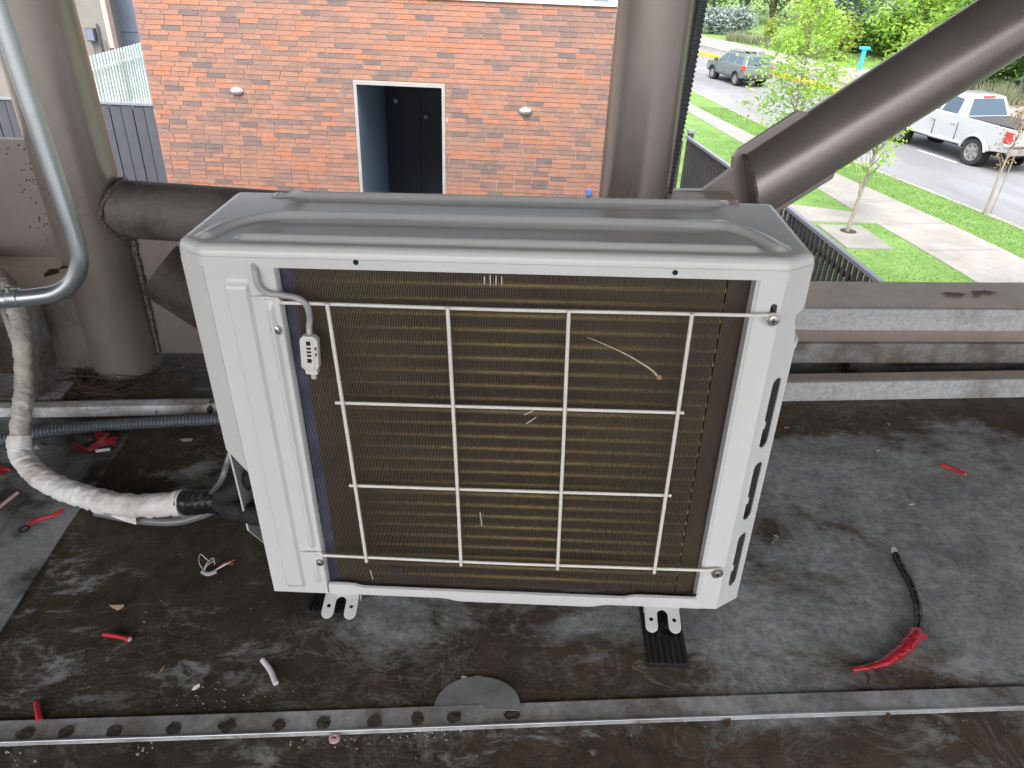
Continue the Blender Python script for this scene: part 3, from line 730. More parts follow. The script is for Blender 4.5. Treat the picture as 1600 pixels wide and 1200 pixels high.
# skirt round the cover
loop = [i for i in range(nx + 1)] + [j * (nx + 1) + nx for j in range(1, ny + 1)] + [ny * (nx + 1) + i for i in range(nx - 1, -1, -1)] + [j * (nx + 1) for j in range(ny - 1, 0, -1)]
cen = Vector((0, D / 2))
prev = loop
def outn(k):
    x, y, _ = vs[loop[k]]
    if y <= 1e-6: return Vector((0, -1))
    if y >= D - 1e-6: return Vector((0, 1))
    if y < CY: return Vector((math.copysign(CY, x), -CX)).normalized()
    return Vector((math.copysign(1, x), 0))
for (z, off) in ((H - .0165, 0), (H - .0172, .0011), (H - HC, .0013), (H - HC - .0004, -.0008), (H - HC + .004, -.0012)):
    cur = []
    for k, vi in enumerate(loop):
        n = outn(k); vs.append((vs[loop[k]][0] + n.x * off, vs[loop[k]][1] + n.y * off, z)); cur.append(len(vs) - 1)
    m = len(loop)
    for k in range(m): fs.append((prev[k], cur[k], cur[(k + 1) % m], prev[(k + 1) % m]))
    prev = cur
cover = obj('top_cover', G().add(vs, fs), M['white'], unit, smooth=38)
for (px, py) in ((556, 410), (1055, 426)):
    p = uy(px, py, -.0014); obj('screw_hole', G().lathe([(.0034, 0), (.0034, .0006), (.0024, .0007)], 14, frame((p.x, -.0011, p.z), (1, 0, 0), (0, 0, 1))), M['black'], cover)
p = uz(1146, 318, H - .003); obj('sticker', G().box((p.x - .006, p.y - .014, H - .0028), (p.x + .006, p.y + .012, H - .0020)), M['pink'], cover, label='small faded pink sticker')

# ---- left panel: embossed front face, chamfer, side with the valve opening
ZT = H - HC + .003
XL0, XL1 = -W2 + CX, -.266
def lp_h(x, z):
    band = sstep(x, -.330, -.3265) * (1 - sstep(x, -.3035, -.2995)) * sstep(z, .012, .020) * (1 - sstep(z, .530, .542))
    b2 = bead(abs(x + .2775), .0065, .0042) * sstep(z, .095, .105) * (1 - sstep(z, .50, .515))
    b3 = bead(abs(x + .2775), .0055, .004) * sstep(z, .022, .03) * (1 - sstep(z, .062, .075))
    return .0060 * band + 1.35 * b2 + b3
nx_, nz_ = 72, 150; vs = []; fs = []
for k in range(nz_ + 1):
    z = lerp(.0, ZT, k / nz_)
    for i in range(nx_ + 1): x = lerp(XL0, XL1, i / nx_); vs.append((x, -lp_h(x, z), z))
for k in range(nz_):
    for i in range(nx_): a = k * (nx_ + 1) + i; fs.append((a, a + 1, a + nx_ + 2, a + nx_ + 1))
g = G().add(vs, fs)
g.add([(XL1, 0, 0), (XL1 + .002, .003, 0), (XL1 + .002, .014, 0), (XL1, 0, ZT), (XL1 + .002, .003, ZT), (XL1 + .002, .014, ZT)], [(0, 1, 4, 3), (1, 2, 5, 4)])
lpan = obj('left_panel', g, M['white'], unit, smooth=40)
# bottom hem, top slot over the hook, hem lines
obj('hem', G().box((XL0, .0002, -.0012), (XL1, .012, .0008)), M['white'], lpan)
ax = Vector((-CX, CY, 0)).normalized(); CL = math.hypot(CX, CY)
obj('corner_facet', G().plate([(0.0003, .242), (CL, .262), (CL, ZT), (.0003, ZT)], [], .0012, frame((XL0, .0002, 0), -ax, (0, 0, 1)) @ Matrix.Diagonal((-1, 1, 1, 1))), M['white'], lpan)
obj('side_wall', G().plate([(CY, .262), (.0285, .252), (.031, .10), (.079, .024), (.079, .0), (D - .012, .0), (D - .012, ZT), (CY, ZT)], [], .0016, frame((-W2, 0, 0), (0, 1, 0), (0, 0, 1))), M['white'], lpan)
obj('edge_lip', G().tube([(-W2 + .001, .0285, .255), (-W2 + .001, .031, .10), (-W2 + .001, .079, .024)], .0016, 6), M['white'], lpan)
obj('bottom_flange', G().box((-W2 + .002, .079, .012), (XL0 + .004, D - .02, .014)), M['white'], lpan)
obj('valve_bracket', G().plate([(-.37, .02), (-.30, .02), (-.30, .235), (-.37, .235)], [], .002, frame((0, .14, 0), (1, 0, 0), (0, 0, 1))), M['coil_dark'], lpan)
for z in (.085, .155): obj('service_valve', G().lathe([(.010, 0), (.010, .018), (.007, .02), (.007, .045)], 12, frame((-.345, .11, z), (0, 1, 0), (0, 0, 1))), M['copper'], lpan)
def screw(parent, x, y, z, r=.0058):
    s = obj('screw', G().lathe([(r * 1.35, 0), (r * 1.35, .0008), (r, .001), (r * .9, .0026), (r * .5, .0036)], 18, frame((x, y, z), (1, 0, 0), (0, 0, 1))), M['screw'], parent, smooth=40)
    g = G().box((x - r * .55, y - .0039, z - r * .11), (x + r * .55, y - .0036, z + r * .11)).box((x - r * .11, y - .00395, z - r * .55), (x + r * .11, y - .00355, z + r * .55))
    obj('cross_recess', g, M['black'], s)
p = uy(432, 515, 0); screw(lpan, p.x, -.0005, p.z); obj('rivet', G().lathe([(.0026, 0), (.0022, .0015), (.001, .002)], 12, frame((p.x, -.0005, p.z + .012), (1, 0, 0), (0, 0, 1))), M['screw'], lpan)
p = uy(502, 880, 0); screw(lpan, -.2705, -.0005, p.z + .002, .005)
for z in (.518, .088): obj('hook_tab', G().tube([(-.297, -.0003, z - .001), (-.288, -.0045, z + .001), (-.275, -.0040, z + .0015), (-.268, .0, z)], .0028, 8), M['white'], lpan, smooth=60)

# ---- right panel: flat flange, slotted corner facet, side
XR0, XR1 = .3225, W2 - CX
g = G()
bx = lambda s: (XR1 - XR0) * s
pk = [(0, .0), (XR1 - XR0, .0), (XR1 - XR0, ZT), (0, ZT)]
hol = [slot(.3405 - XR0, .3485 - XR0, .512, .528), slot(.337 - XR0, .345 - XR0, .066, .082)]
g.plate(pk, hol, .0014, frame((XR0, .0014, 0), (1, 0, 0), (0, 0, 1)))
g.add([(XR0, .0007, .0), (XR0 - .004, .003, .0), (XR0 - .004, .022, .0), (XR0, .0007, ZT), (XR0 - .004, .003, ZT), (XR0 - .004, .022, ZT)], [(0, 1, 4, 3), (1, 2, 5, 4)])
rpan = obj('right_panel', g, M['white'], unit)
ax = Vector((CX, CY, 0)).normalized(); up = Vector((0, 0, 1))
FF = frame((XR1, 0.0003, 0), ax, up)
zz = [uy(px, py, .0125).z for px, py in ((1215, 590), (1190, 700), (1187, 722), (1163, 812), (1160, 833), (1140, 915))]
hs_ = [slot(.0145, .0325, zz[i + 1], zz[i]) for i in (0, 2, 4)]
fac = [(0, 0), (CL, .0), (CL, .460), (CL - .003, .466), (CL - .0125, .500), (CL - .011, .506), (CL, .512), (CL, ZT), (0, ZT)]
obj('corner_facet', G().plate(fac, hs_, -.0014, FF), M['white'], rpan)
for i, h in enumerate(hs_):      # pressed rim round every slot and the latch behind it
    P = [FF @ Vector((a, b, .0006)) for a, b in h]; obj('slot_rim', G().tube(P + [P[0]], .0009, 6), M['white'], rpan, smooth=60)
    cx_, cz_ = .0235, lerp(h[0][1], h[-1][1], .5)
    zc = lerp(zz[2 * i + 1], zz[2 * i], .32)
    obj('latch', G().box((.016, zc - .006, -.006), (.024, zc + .006, -.0025), M4=FF), M['white'], rpan)
    obj('bracket', G().box((.010, zz[2 * i + 1], -.014), (.0185, zz[2 * i], -.012), M4=FF), M['screw'], rpan)
obj('side_wall', G().plate([(CY, 0), (D - .012, 0), (D - .012, ZT), (CY, ZT), (CY, .512), (.15, .512), (.15, .462), (CY, .460)], [], -.0016, frame((W2, 0, 0), (0, 1, 0), (0, 0, 1))), M['white'], rpan)
obj('handle_recess', G().tube([(W2 - .004, .026, .458), (W2 + .003, .04, .458), (W2 + .006, .09, .458), (W2 + .004, .14, .458)], .0055, 10), M['white'], rpan, smooth=50)
obj('back_panel', G().plate([(-W2 + .01, .02), (W2 - .01, .02), (W2 - .01, ZT), (-W2 + .01, ZT)], [], .0016, frame((0, D - .014, 0), (1, 0, 0), (0, 0, 1))), M['white'], unit)
screw(rpan, .3435, -.0085, .5105, .0066); screw(rpan, .3405, -.0085, .0855, .0066)

# ---- coil: vertical fins, copper tubes, dark core
YC = .0145; ZC0, ZC1 = .010, .566
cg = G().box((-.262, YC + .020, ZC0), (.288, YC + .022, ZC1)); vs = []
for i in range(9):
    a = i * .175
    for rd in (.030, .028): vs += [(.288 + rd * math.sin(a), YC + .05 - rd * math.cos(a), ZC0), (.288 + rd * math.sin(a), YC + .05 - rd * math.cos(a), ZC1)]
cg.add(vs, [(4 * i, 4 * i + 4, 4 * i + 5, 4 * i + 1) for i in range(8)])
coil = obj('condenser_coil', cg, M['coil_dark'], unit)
pitch = .0021; fg = G(); xarc = .288; ra = .05; nf = int((xarc + .262) / pitch)
rg = random.Random(5)
bg_ = G()
def fin_box(c, t, n, w=.00042, dep=.018, z0=ZC0, z1=ZC1):
    """thin fin: c front point, t across, n into the coil"""
    a = c - t * w; b = c + t * w; vs = []
    for z in (z0, z1):
        for q in (a, b, b + n * dep, a + n * dep): vs.append((q.x, q.y, z))
    (fg if c.x > -.2475 else bg_).add(vs, [(0, 3, 2, 1), (4, 5, 6, 7), (0, 1, 5, 4), (1, 2, 6, 5), (2, 3, 7, 6), (3, 0, 4, 7)])
for i in range(nf + 1):
    x = -.262 + i * pitch + rg.gauss(0, .00003); fin_box(Vector((x, YC + rg.gauss(0, .00006), 0)), Vector((1, 0, 0)), Vector((rg.gauss(0, .012), 1, 0)))
for i in range(1, 34):
    a = i * pitch / ra
    c = Vector((xarc + ra * math.sin(a), YC + ra - ra * math.cos(a), 0)); fin_box(c, Vector((math.cos(a), math.sin(a), 0)), Vector((-math.sin(a), math.cos(a), 0)))
obj('fins', fg, M['fin'], coil, kind='stuff', fixn=False); obj('edge_fins', bg_, M['fin_blue'], coil, kind='stuff', fixn=False, label='fins along the left edge of the coil, bluish sheen put into their colour')
for k in range(26):
    z = .030 + k * .0210
    path = [(-.258, YC + .0080, z), (xarc - .004, YC + .0080, z), (xarc + .012, YC + .0125, z)]
    obj('copper_tube', G().tube(path, .0046, 8), M['copper'], coil, smooth=60)
obj('end_sheet', G().box((-.264, YC + .004, ZC0), (-.2465, YC + .0055, ZC1)), M['coil_end'], coil)
# a bent sliver across the fins, with a dry bit at its end, and combed patches
sp_ = spline([uy(px, py, YC - .0006) for px, py in ((918, 527), (945, 538), (975, 552), (1000, 566), (1018, 578), (1028, 588))], 6)
obj('bent_fins', G().tube(sp_, [.0004 + .0016 * i / (len(sp_) - 1) for i in range(len(sp_))], 6), mat('bent_fin_metal', (.62, .50, .36), .4, metal=.3), coil, smooth=60, label='pale diagonal scratch of bent fins')
p = uy(1030, 589, YC - .002); obj('dry_bit', G().lathe([(.0015, 0), (.0042, .0012), (.003, .003), (.001, .0038)], 9, frame(p, (1, 0, 0), (0, 0, 1))), M['leaf_dry'], coil)
for (a, b) in (((820, 648), (836, 640)), ((822, 662), (838, 652)), ((750, 800), (753, 822)), ((757, 432), (757, 444)), ((766, 430), (766, 446)), ((775, 431), (775, 445)), ((784, 432), (784, 444)), ((578, 890), (583, 905))):
    obj('bent_fins', G().tube([uy(a[0], a[1], YC - .0004), uy(b[0], b[1], YC - .0004)], .0006, 5), M['wire'], coil)
p = uy(621, 892, YC - .0009); obj('combed_patch', G().box((p.x - .011, YC - .0009, p.z - .007), (p.x + .011, YC - .0004, p.z + .008)), M['coil_dark'], coil)

# ---- base rail and feet
g = G(); vs = []; fs = []
def base_prof(x):
    up_ = max(sstep(-x, .205, .225), sstep(x, .205, .225)) * .005; dn = (1 - sstep(abs(x - .05), .10, .135)) * .006
    return .0165 + up_, -.0005 - dn
xs = [lerp(-.262, .325, i / 90) for i in range(91)]
for x in xs:
    zt, zb = base_prof(x); lip = .006
    vs += [(x, .0035, zt), (x, -.001, zt - .0008), (x, -.0022, zt - lip), (x, -.0012, zb + .001), (x, .004, zb), (x, .030, zb)]
n = 6
base = obj('base_pan', g.add(vs, [(k * n + i, k * n + i + 1, (k + 1) * n + i + 1, (k + 1) * n + i) for k in range(90) for i in range(n - 1)]), M['white'], unit, smooth=35)
p = uy(1086, 931, -.003); obj('screw_hole', G().lathe([(.0026, 0), (.0026, .0007)], 12, frame((p.x, -.0016, p.z), (1, 0, 0), (0, 0, 1))), M['black'], base)
obj('bottom_tray', G().box((-.34, .03, -.002), (.36, D - .02, .004)), M['white'], base)
def foot(xc):
    r = .0098; w = .026; y0 = -.028
    out = []
    out += [(-w, .05), (-w - .002, .0)]
    for cx_ in (-w + r - .002, ):
        out += [(cx_ + r * math.cos(a), y0 + r + r * math.sin(a)) for a in [math.pi + i * math.pi / 8 for i in range(0, 9)]][0:]
    nr = w + .002 - 2 * r
    out += [(nr * math.cos(a), .002 + nr * math.sin(a)) for a in [math.pi - i * math.pi / 8 for i in range(0, 9)]]
    out += [(w - r + .002 + r * math.cos(a), y0 + r + r * math.sin(a)) for a in [math.pi + i * math.pi / 8 for i in range(0, 9)]]
    out += [(w + .002, .0), (w, .05)]
    hl = [circle(-w + r - .002, -.006, .0034), circle(w - r + .002, -.006, .0034)]
    f = obj('foot', G().plate(out, hl, .0022, frame((xc, 0, -.0218), (1, 0, 0), (0, 1, .30))), M['white'], unit, bevel=.0006, segs=1)
    g = G(); vs = []; fs = []     # bent web from the plate up to the pan
    for s in (0, 1):
        for (y, z, wd) in ((.0135, -.0165, .026), (.019, -.0135, .027), (.023, -.007, .029), (.026, .002, .032)):
            vs += [(xc - wd, y + .002 * s, z), (xc - wd * .5, y - .003 + .002 * s, z), (xc + wd * .5, y - .003 + .002 * s, z), (xc + wd, y + .002 * s, z)]
    for k in range(3):
        for i in range(3): a = k * 4 + i; fs += [(a, a + 1, a + 5, a + 4), (a + 16, a + 20, a + 21, a + 17)]
    obj('web', g.add(vs, fs), M['white'], f, smooth=60)
    for s in (-1, 1): obj('side_flange', G().plate([(.012, -.0285), (.05, -.0285), (.05, .0), (.028, .0)], [], .0018, frame((xc + s * .0275, 0, 0), (0, 1, 0), (0, 0, 1))), M['white'], f)
foot(-.247); foot(.271)

# ---- wire grille: eight wires, the top and bottom ones hooked left and looped round screws right
def wire(path, r=.0024): return obj('grille_wire', G().tube(path, r, 10), M['wire'], unit, smooth=60)
yg = -.0065
for z, zl, xr in ((.5145, .518, .3435), (.0885, .0885, .3405)):
    lo = [(xr + .0064 * math.cos(a), yg + .0005, (.5105 if z > .3 else .0855) + .0064 * math.sin(a)) for a in [2.3 - i * .52 for i in range(11)]]
    wire(spline([(-.276, .003, zl), (-.268, -.001, zl), (-.258, yg + .001, z - .001), (-.235, yg, z), (0, yg - .001, z - .0008), (.2, yg - .0005, z), (.318, yg, z + .0005), (xr - .012, yg, z + .001)], 6) + [Vector(q) for q in lo])
wire(spline([(-.2095, yg, .369), (0, yg - .001, .3705), (.2545, yg, .371)], 6)); wire(spline([(-.2055, yg, .228), (0, yg - .0008, .2295), (.2545, yg, .231)], 6))
for xt, xb in ((-.2015, -.193), (-.0525, -.0475), (.096, .0995), (.245, .2455)):
    wire([(xt, yg - .0046, .5175), (lerp(xt, xb, .5) + .0006, yg - .0052, .30), (xb, yg - .0046, .0835)], .0026)

# ---- temperature sensor hanging on its cable
cab = spline([uy(395, 405, .006), uy(399, 425, -.004), uy(404, 446, -.006), uy(418, 458, -.005), uy(440, 461, -.006), uy(465, 466, -.010), uy(479, 477, -.010), uy(484, 497, -.004), uy(483, 512, -.003), uy(485, 528, -.008)], 8)
obj('sensor_cable', G().tube(cab, .0040, 12), M['greycable'], unit, smooth=60)
top, bot = uy(483, 523, -.010), uy(487, 577, -.014)
axv = (bot - top).normalized(); FS = frame((top + bot) / 2, (axv.cross(Vector((0, -1, 0)))).normalized() * -1, -axv)   # local x right, y up the sensor, z towards the viewer
L2 = (top - bot).length / 2
oct_ = lambda w, h, c: [(-w + c, -h), (w - c, -h), (w, -h + c), (w, h - c), (w - c, h), (-w + c, h), (-w, h - c), (-w, -h + c)]
g = G().plate(oct_(.0115, L2, .005), [], .013, FS @ Matrix.Translation((0, 0, -.0065)))
hs2 = obj('sensor_housing', g, M['whiteplastic'], unit, bevel=.0022, segs=2, smooth=40)
g = G(); g.box((-.0035, -L2 + .003, .0062), (.0060, L2 - .003, .0080), M4=FS); obj('clip', g, M['whiteplastic'], hs2, bevel=.0007)
for (yy, hh) in ((.0155, .0028), (.0085, .0014), (.0035, .0014), (-.0015, .0014), (-.0085, .0028)): obj('slit', G().box((-.0022, yy - hh, .0079), (.0034, yy + hh, .0084), M4=FS), M['black'], hs2)
for yy in (.008, .0): obj('slit', G().box((.0078, yy - .0022, .0060), (.0100, yy + .0022, .0067), M4=FS), M['coil_dark'], hs2)
obj('collar', G().plate(oct_(.0080, .003, .0015), [], .010, FS @ Matrix.Translation((.001, -L2 - .0025, -.005))), M['whiteplastic'], hs2, bevel=.001)
obj('tip', G().tube([FS @ Vector((.002, -L2 - .004, 0)), FS @ Vector((.0025, -L2 - .0125, 0))], .0036, 10), M['clearplastic'], hs2, smooth=50)

# ---- rubber pads under the feet
def pad(label, px0, px1, y0, y1, rot=0):
    t = thing('rubber_pad', label, 'pad', M4=Q4 @ Matrix.Translation(((px0 + px1) / 2, (y0 + y1) / 2, DZ)) @ Matrix.Rotation(rot, 4, 'Z'), group='ribbed rubber pads under the unit')
    w = (px1 - px0) / 2; l = (y1 - y0) / 2
    hl = [circle(.006, -l + .062, .0085, 14), circle(.006, -l + .03 + .075, .006, 12)]
    obj('slab', G().plate([(-w, -l), (w, -l), (w, l), (-w, l)], hl, .0095, frame((0, 0, .0003), (1, 0, 0), (0, 1, 0))), M['rubber'], t, bevel=.0008, segs=1)
    for i in range(7):
        x = -w + .004 + i * (2 * w - .008) / 6
        if abs(x - .006) < .011:
            obj('rib', G().box((x - .0022, -l + .001, .0098), (x + .0022, -l + .050, .0128)), M['rubber'], t, bevel=.0006, segs=1)
            obj('rib', G().box((x - .0022, -l + .074, .0098), (x + .0022, l, .0128)), M['rubber'], t, bevel=.0006, segs=1)
        else: obj('rib', G().box((x - .0022, -l + .001, .0098), (x + .0022, l, .0128)), M['rubber'], t, bevel=.0006, segs=1)
    return t
pad('black ribbed rubber pad with holes sticking out under the right foot of the unit', .2395, .3025, -.080, .170, R(.5))
pad('black ribbed rubber pad mostly hidden under the left foot of the unit', -.298, -.236, -.010, .20, R(-4))

# ================================================================== PIPES, CONDUITS AND SCRAPS ON THE DECK
t = thing('insulated_pipe_bundle', 'white-tape wrapped refrigerant pipe bundle running left from the unit', 'pipe bundle', loc=(-.6, .2, -.06))
off = Vector((-.6, .2, -.06))
dW = lambda px, py, h: QM @ dk(px, py, h)
key = [dW(358, 781, .092), dW(325, 783, .078), dW(285, 786, .062), dW(200, 790, .042), dW(120, 772, .032), dW(62, 745, .034), dW(34, 712, .050), dW(31, 678, .085), wy(38, 600, .5), wy(33, 520, .55), wy(14, 452, .62), wy(-30, 415, .74), wy(-120, 380, .9)]
full = resample(spline(key, 14), .0022); zc = [p - off for p in full]
def wrinkle(seed, amp, pitch=.028, step=.0022):
    def f(i, a):
        s = i * step; q = s / pitch + a / 6.283 + .35 * mnoise.noise(Vector((s * 25, seed, 0))); h = q % 1.0
        lap = 1.0 - h if h > .06 else h / .06
        cr_ = 1 - abs(mnoise.noise(Vector((s * 75 + a * 1.4 + seed, math.cos(a) * 1.1, math.sin(a) * 1.1)))) * 2.4
        return 1 + amp * (1.0 * lap - .4) + amp * .8 * max(0, cr_) ** 2 + amp * .9 * mnoise.noise(Vector((s * 30 + seed, math.cos(a) * 1.6, math.sin(a) * 1.6)))
    return f
N = len(full)
i0 = next(i for i, p in enumerate(full) if (p - key[2]).length < .006); i1 = next(i for i, p in enumerate(full) if (p - key[7]).length < .008)
obj('white_wrap', G().tube(zc[i0:i1 + 2], [.0205 + .0030 * math.exp(-((i) / 12.0) ** 2) for i in range(i1 + 2 - i0)], 36, rf=wrinkle(1, .12, .036)), M['whitetape'], t, smooth=70)
obj('dirty_wrap', G().tube(zc[i1:], .0172, 24, rf=wrinkle(9, .13, .030)), M['oldtape'], t, smooth=70, label='older dirt-stained length of wrapping')
obj('black_tape_band', G().tube(zc[0:i0 + 4], [.0222 if i > 3 else .0200 + .0006 * i for i in range(i0 + 4)], 26, rf=wrinkle(4, .06, .016)), M['blacktape'], t, smooth=70)
# loose tape flap
q = [dW(182, 806, .022), dW(211, 799, .048), dW(213, 820, .016), dW(196, 815, .016), dW(172, 806, .02)]
obj('tape_flap', G().add([p - off for p in q], [(0, 1, 2, 3), (0, 3, 4)]), M['whitetape'], t)
obj('drain_hose', G().tube([p - off for p in spline([dW(150, 800, .012), dW(215, 812, .012), dW(270, 815, .014), dW(312, 806, .02), dW(335, 796, .04)], 8)], .0085, 12), M['hose'], t, smooth=60)
uW = lambda px, py, x: QM @ ux(px, py, x)
st = key[0]
obj('insulated_pipe', G().tube([p - off for p in spline([st + Vector((-.015, .006, .009)), uW(362, 772, -.425), uW(385, 752, -.392), uW(405, 742, -.36), QM @ Vector((-.335, .12, .165))], 8)], .0145, 16), M['foam'], t, smooth=60)
obj('insulated_pipe', G().tube([p - off for p in spline([st + Vector((-.015, 0, -.007)), uW(362, 795, -.425), uW(386, 801, -.395), uW(410, 804, -.36), QM @ Vector((-.335, .12, .085))], 8)], .0165, 16), M['foam'], t, smooth=60)
obj('power_cable', G().tube([p - off for p in spline([dW(330, 770, .10), uW(345, 752, -.42), uW(356, 720, -.405), uW(366, 690, -.395), uW(385, 690, -.37)], 8)], .0045, 10), M['hose'], t, smooth=60)

# bent steel conduit hanging in front of the left column
t = thing('bent_conduit', 'bent galvanised conduit pipe with a set-screw coupling hanging before the left column', 'conduit', loc=(-.64, .25, .4))
off = Vector((-.64, .25, .4)); ye = .25
pts = [wy(-40, -120, ye), wy(0, 18, ye), wy(62, 205, ye), wy(104, 330, ye), wy(121, 384, ye), wy(125, 408, ye), wy(116, 436, ye), wy(94, 455, ye), wy(60, 463, ye), wy(-40, 471, ye), wy(-200, 482, ye)]
obj('tube', G().tube([p - off for p in resample(spline(pts, 12), .008)], .0130, 20), M['galv_pipe'], t, smooth=60)
a, b = wy(-2, 467.5, ye) - off, wy(32, 465, ye) - off
cp = obj('coupling', G().tube([a, a.lerp(b, .03), a.lerp(b, .46), a.lerp(b, .5), a.lerp(b, .54), a.lerp(b, .97), b], [.0142, .0152, .0152, .0146, .0152, .0152, .0142], 20), M['galv_pipe'], t, smooth=35)
for s in (.22, .62): 
    p = a.lerp(b, s); obj('set_screw', G().lathe([(.004, 0), (.004, .006), (.0052, .0062), (.0052, .009), (.002, .0095)], 8, Matrix.Translation(p + Vector((0, -.006, .013)))), M['screw'], cp)
# grey corrugated conduit lying along the far edge
cpts = [dW(-80, 702, .016), dW(0, 688, .016), dW(60, 676, .016), dW(150, 666, .016), dW(250, 660, .016), dW(345, 655, .016), dW(420, 650, .016)]
obj('corrugated_conduit', corr(spline(cpts, 12), .0135, .0076, 16, .13), M['corr_grey'], label='grey corrugated conduit lying along the far edge of the deck at left', cat='conduit', smooth=25)

# overlapping loose sheet at the left and the round cut-off by the seam strip
g = G().add([dk(215, 662, .002), dk(100, 830, .0026), dk(-60, 1080, .0026), dk(-260, 1080, .003), dk(-200, 640, .003)], [(0, 1, 2, 3, 4)]); e = [Vector(v) - Vector((0, 0, .003)) for v in g.v]
g.add(list(g.v[:]) + e, [(i, (i + 1) % 5, 5 + (i + 1) % 5, 5 + i) for i in range(5)])
obj('loose_sheet', g, M['sheet'], label='paler overlapping metal sheet on the deck at far left', cat='sheet', M4=Q4)
c = dk(745, 1108, .003); r = .062; g = G(); vs = [(c.x, c.y, c.z)]
for i in range(33):
    a = math.pi * (-.03 + 1.06 * i / 32); cu = max(0, math.cos(a) - .2) ** 1.5
    vs.append((c.x + r * math.cos(a), c.y + .055 * math.sin(a), c.z + .013 * cu))
e = [(x, y, z - .0012) for x, y, z in vs]; n = len(vs)
fs = [(0, i, i + 1) for i in range(1, n - 1)] + [(n, n + i + 1, n + i) for i in range(1, n - 1)] + [(i, i + 1, n + i + 1, n + i) for i in range(0, n - 1)] + [(n - 1, 0, n, 2 * n - 1)]
obj('metal_disc', g.add(vs + e, fs), mat('zinc_disc', (.25, .265, .26), .5, metal=.2, var=.2, scale=22, bump=.15), label='grey half-round metal offcut tucked behind the seam strip', cat='offcut', M4=Q4)
for px, py, w in ((725, 1057, .004), (747, 1057, .006)):
    p = dk(px, py, .003); obj('paper_shred', G().box((p.x - w, p.y - .002, p.z - .0025), (p.x + w, p.y + .002, p.z - .0012)), M['whiteplastic'], label='tiny white shred on the %s of the round metal offcut' % ('left top' if px < 730 else 'right top'), cat='scrap', M4=Q4)

def stick(name, label, cat, pts, r, m, h=None, n=10, tip=None, group=None):
    """Wire or sleeve scrap lying on the deck along pixel points."""
    rr0 = r if not isinstance(r, (list, tuple)) else max(r)
    P = spline([dk(px, py, (h if h is not None else rr0)) for px, py in pts], 8)
    if tip is None: return obj(name, G().tube(P, r, n), m, label=label, cat=cat, M4=Q4, smooth=50, group=group)
    o = thing(name, label, cat, M4=Q4 @ Matrix.Translation(P[0]), group=group); z = P[0].copy()
    obj('sleeve', G().tube([p - z for p in P], r, n), m, o, smooth=50)
    d = (P[-1] - P[-2]).normalized(); obj('tip', G().tube([P[-1] - z, P[-1] + d * tip[1] - z], rr0 * .62, 8), tip[0], o, smooth=50)
    return o
GR = 'scraps of wire sleeve on the deck'
stick('red_sleeve', 'red wire sleeve scrap with white flared end, left of the unit in front', 'wire scrap', [(162, 991), (182, 994), (202, 999)], [.0034] * 14 + [.0044, .005, .0055], M['red'], tip=(M['whiteplastic'], .002), group=GR, h=.0045)
stick('red_sleeve', 'short red sleeve pointing at the seam strip, far left', 'wire scrap', [(57, 1098), (59, 1112), (62, 1126)], .0042, M['red'], group=GR)
stick('red_sleeve', 'thin red sleeve scrap on the deck at right, below the galvanised edge', 'wire scrap', [(1470, 726), (1490, 733), (1508, 741)], .0040, M['red'], tip=(M['pink'], .001), group=GR)
stick('white_sleeve', 'white curved wire offcut on the deck below the left foot', 'wire scrap', [(410, 1031), (422, 1047), (431, 1068)], .0042, M['whitewire'], group=GR)
stick('white_sleeve', 'white stub beside the bend of the pipe bundle', 'wire scrap', [(60, 735), (75, 739), (89, 742)], .0038, M['whiteplastic'], tip=(M['red'], .004), group=GR)
stick('white_sleeve', 'short white stub beside the red film behind the bundle', 'wire scrap', [(150, 705), (172, 702)], .0038, M['whiteplastic'], group=GR)
stick('pink_sleeve', 'pinkish white wire running off the left edge of the deck', 'wire scrap', [(-20, 810), (5, 788), (28, 770)], .0036, M['pink'])
t = thing('red_lead', 'red lead with a ring terminal left of the unit', 'wire', M4=Q4 @ Matrix.Translation(dk(40, 826)))
z0 = dk(40, 826)
obj('wire', G().tube([p - z0 for p in spline([dk(44, 820, .004), dk(60, 812, .004), dk(80, 806, .005), dk(100, 797, .004)], 8)], .0036, 10), M['red'], t, smooth=50)
rp = dk(38, 827, .002) - z0
obj('ring_terminal', G().tube([rp + Vector((.0085 * math.cos(a), .0085 * math.sin(a), 0)) for a in [i * .42 for i in range(16)]], .0022, 8), M['black'], t, smooth=50)
g = G(); vs = []; rg = random.Random(4)
ps = [dk(112, 690, .006), dk(135, 700, .012), dk(150, 690, .020), dk(165, 684, .016), dk(184, 682, .012), dk(182, 692, .004), dk(160, 698, .004), dk(140, 706, .004), dk(118, 702, .003), dk(148, 676, .024), dk(172, 676, .02)]
obj('red_film', G().add(ps, [(0, 1, 7, 8), (1, 2, 6, 7), (2, 3, 6), (3, 4, 5, 6), (2, 9, 10, 3)]), M['redfilm'], label='crumpled red plastic film behind the pipe bundle', cat='film', M4=Q4)
ps = [dk(-10, 722, .004), dk(8, 728, .012), dk(18, 735, .004), dk(4, 742, .003), dk(-12, 735, .008)]
obj('red_film', G().add(ps, [(0, 1, 2, 3, 4)]), M['redfilm'], label='scrap of red film at the far left edge of the deck', cat='film', M4=Q4)
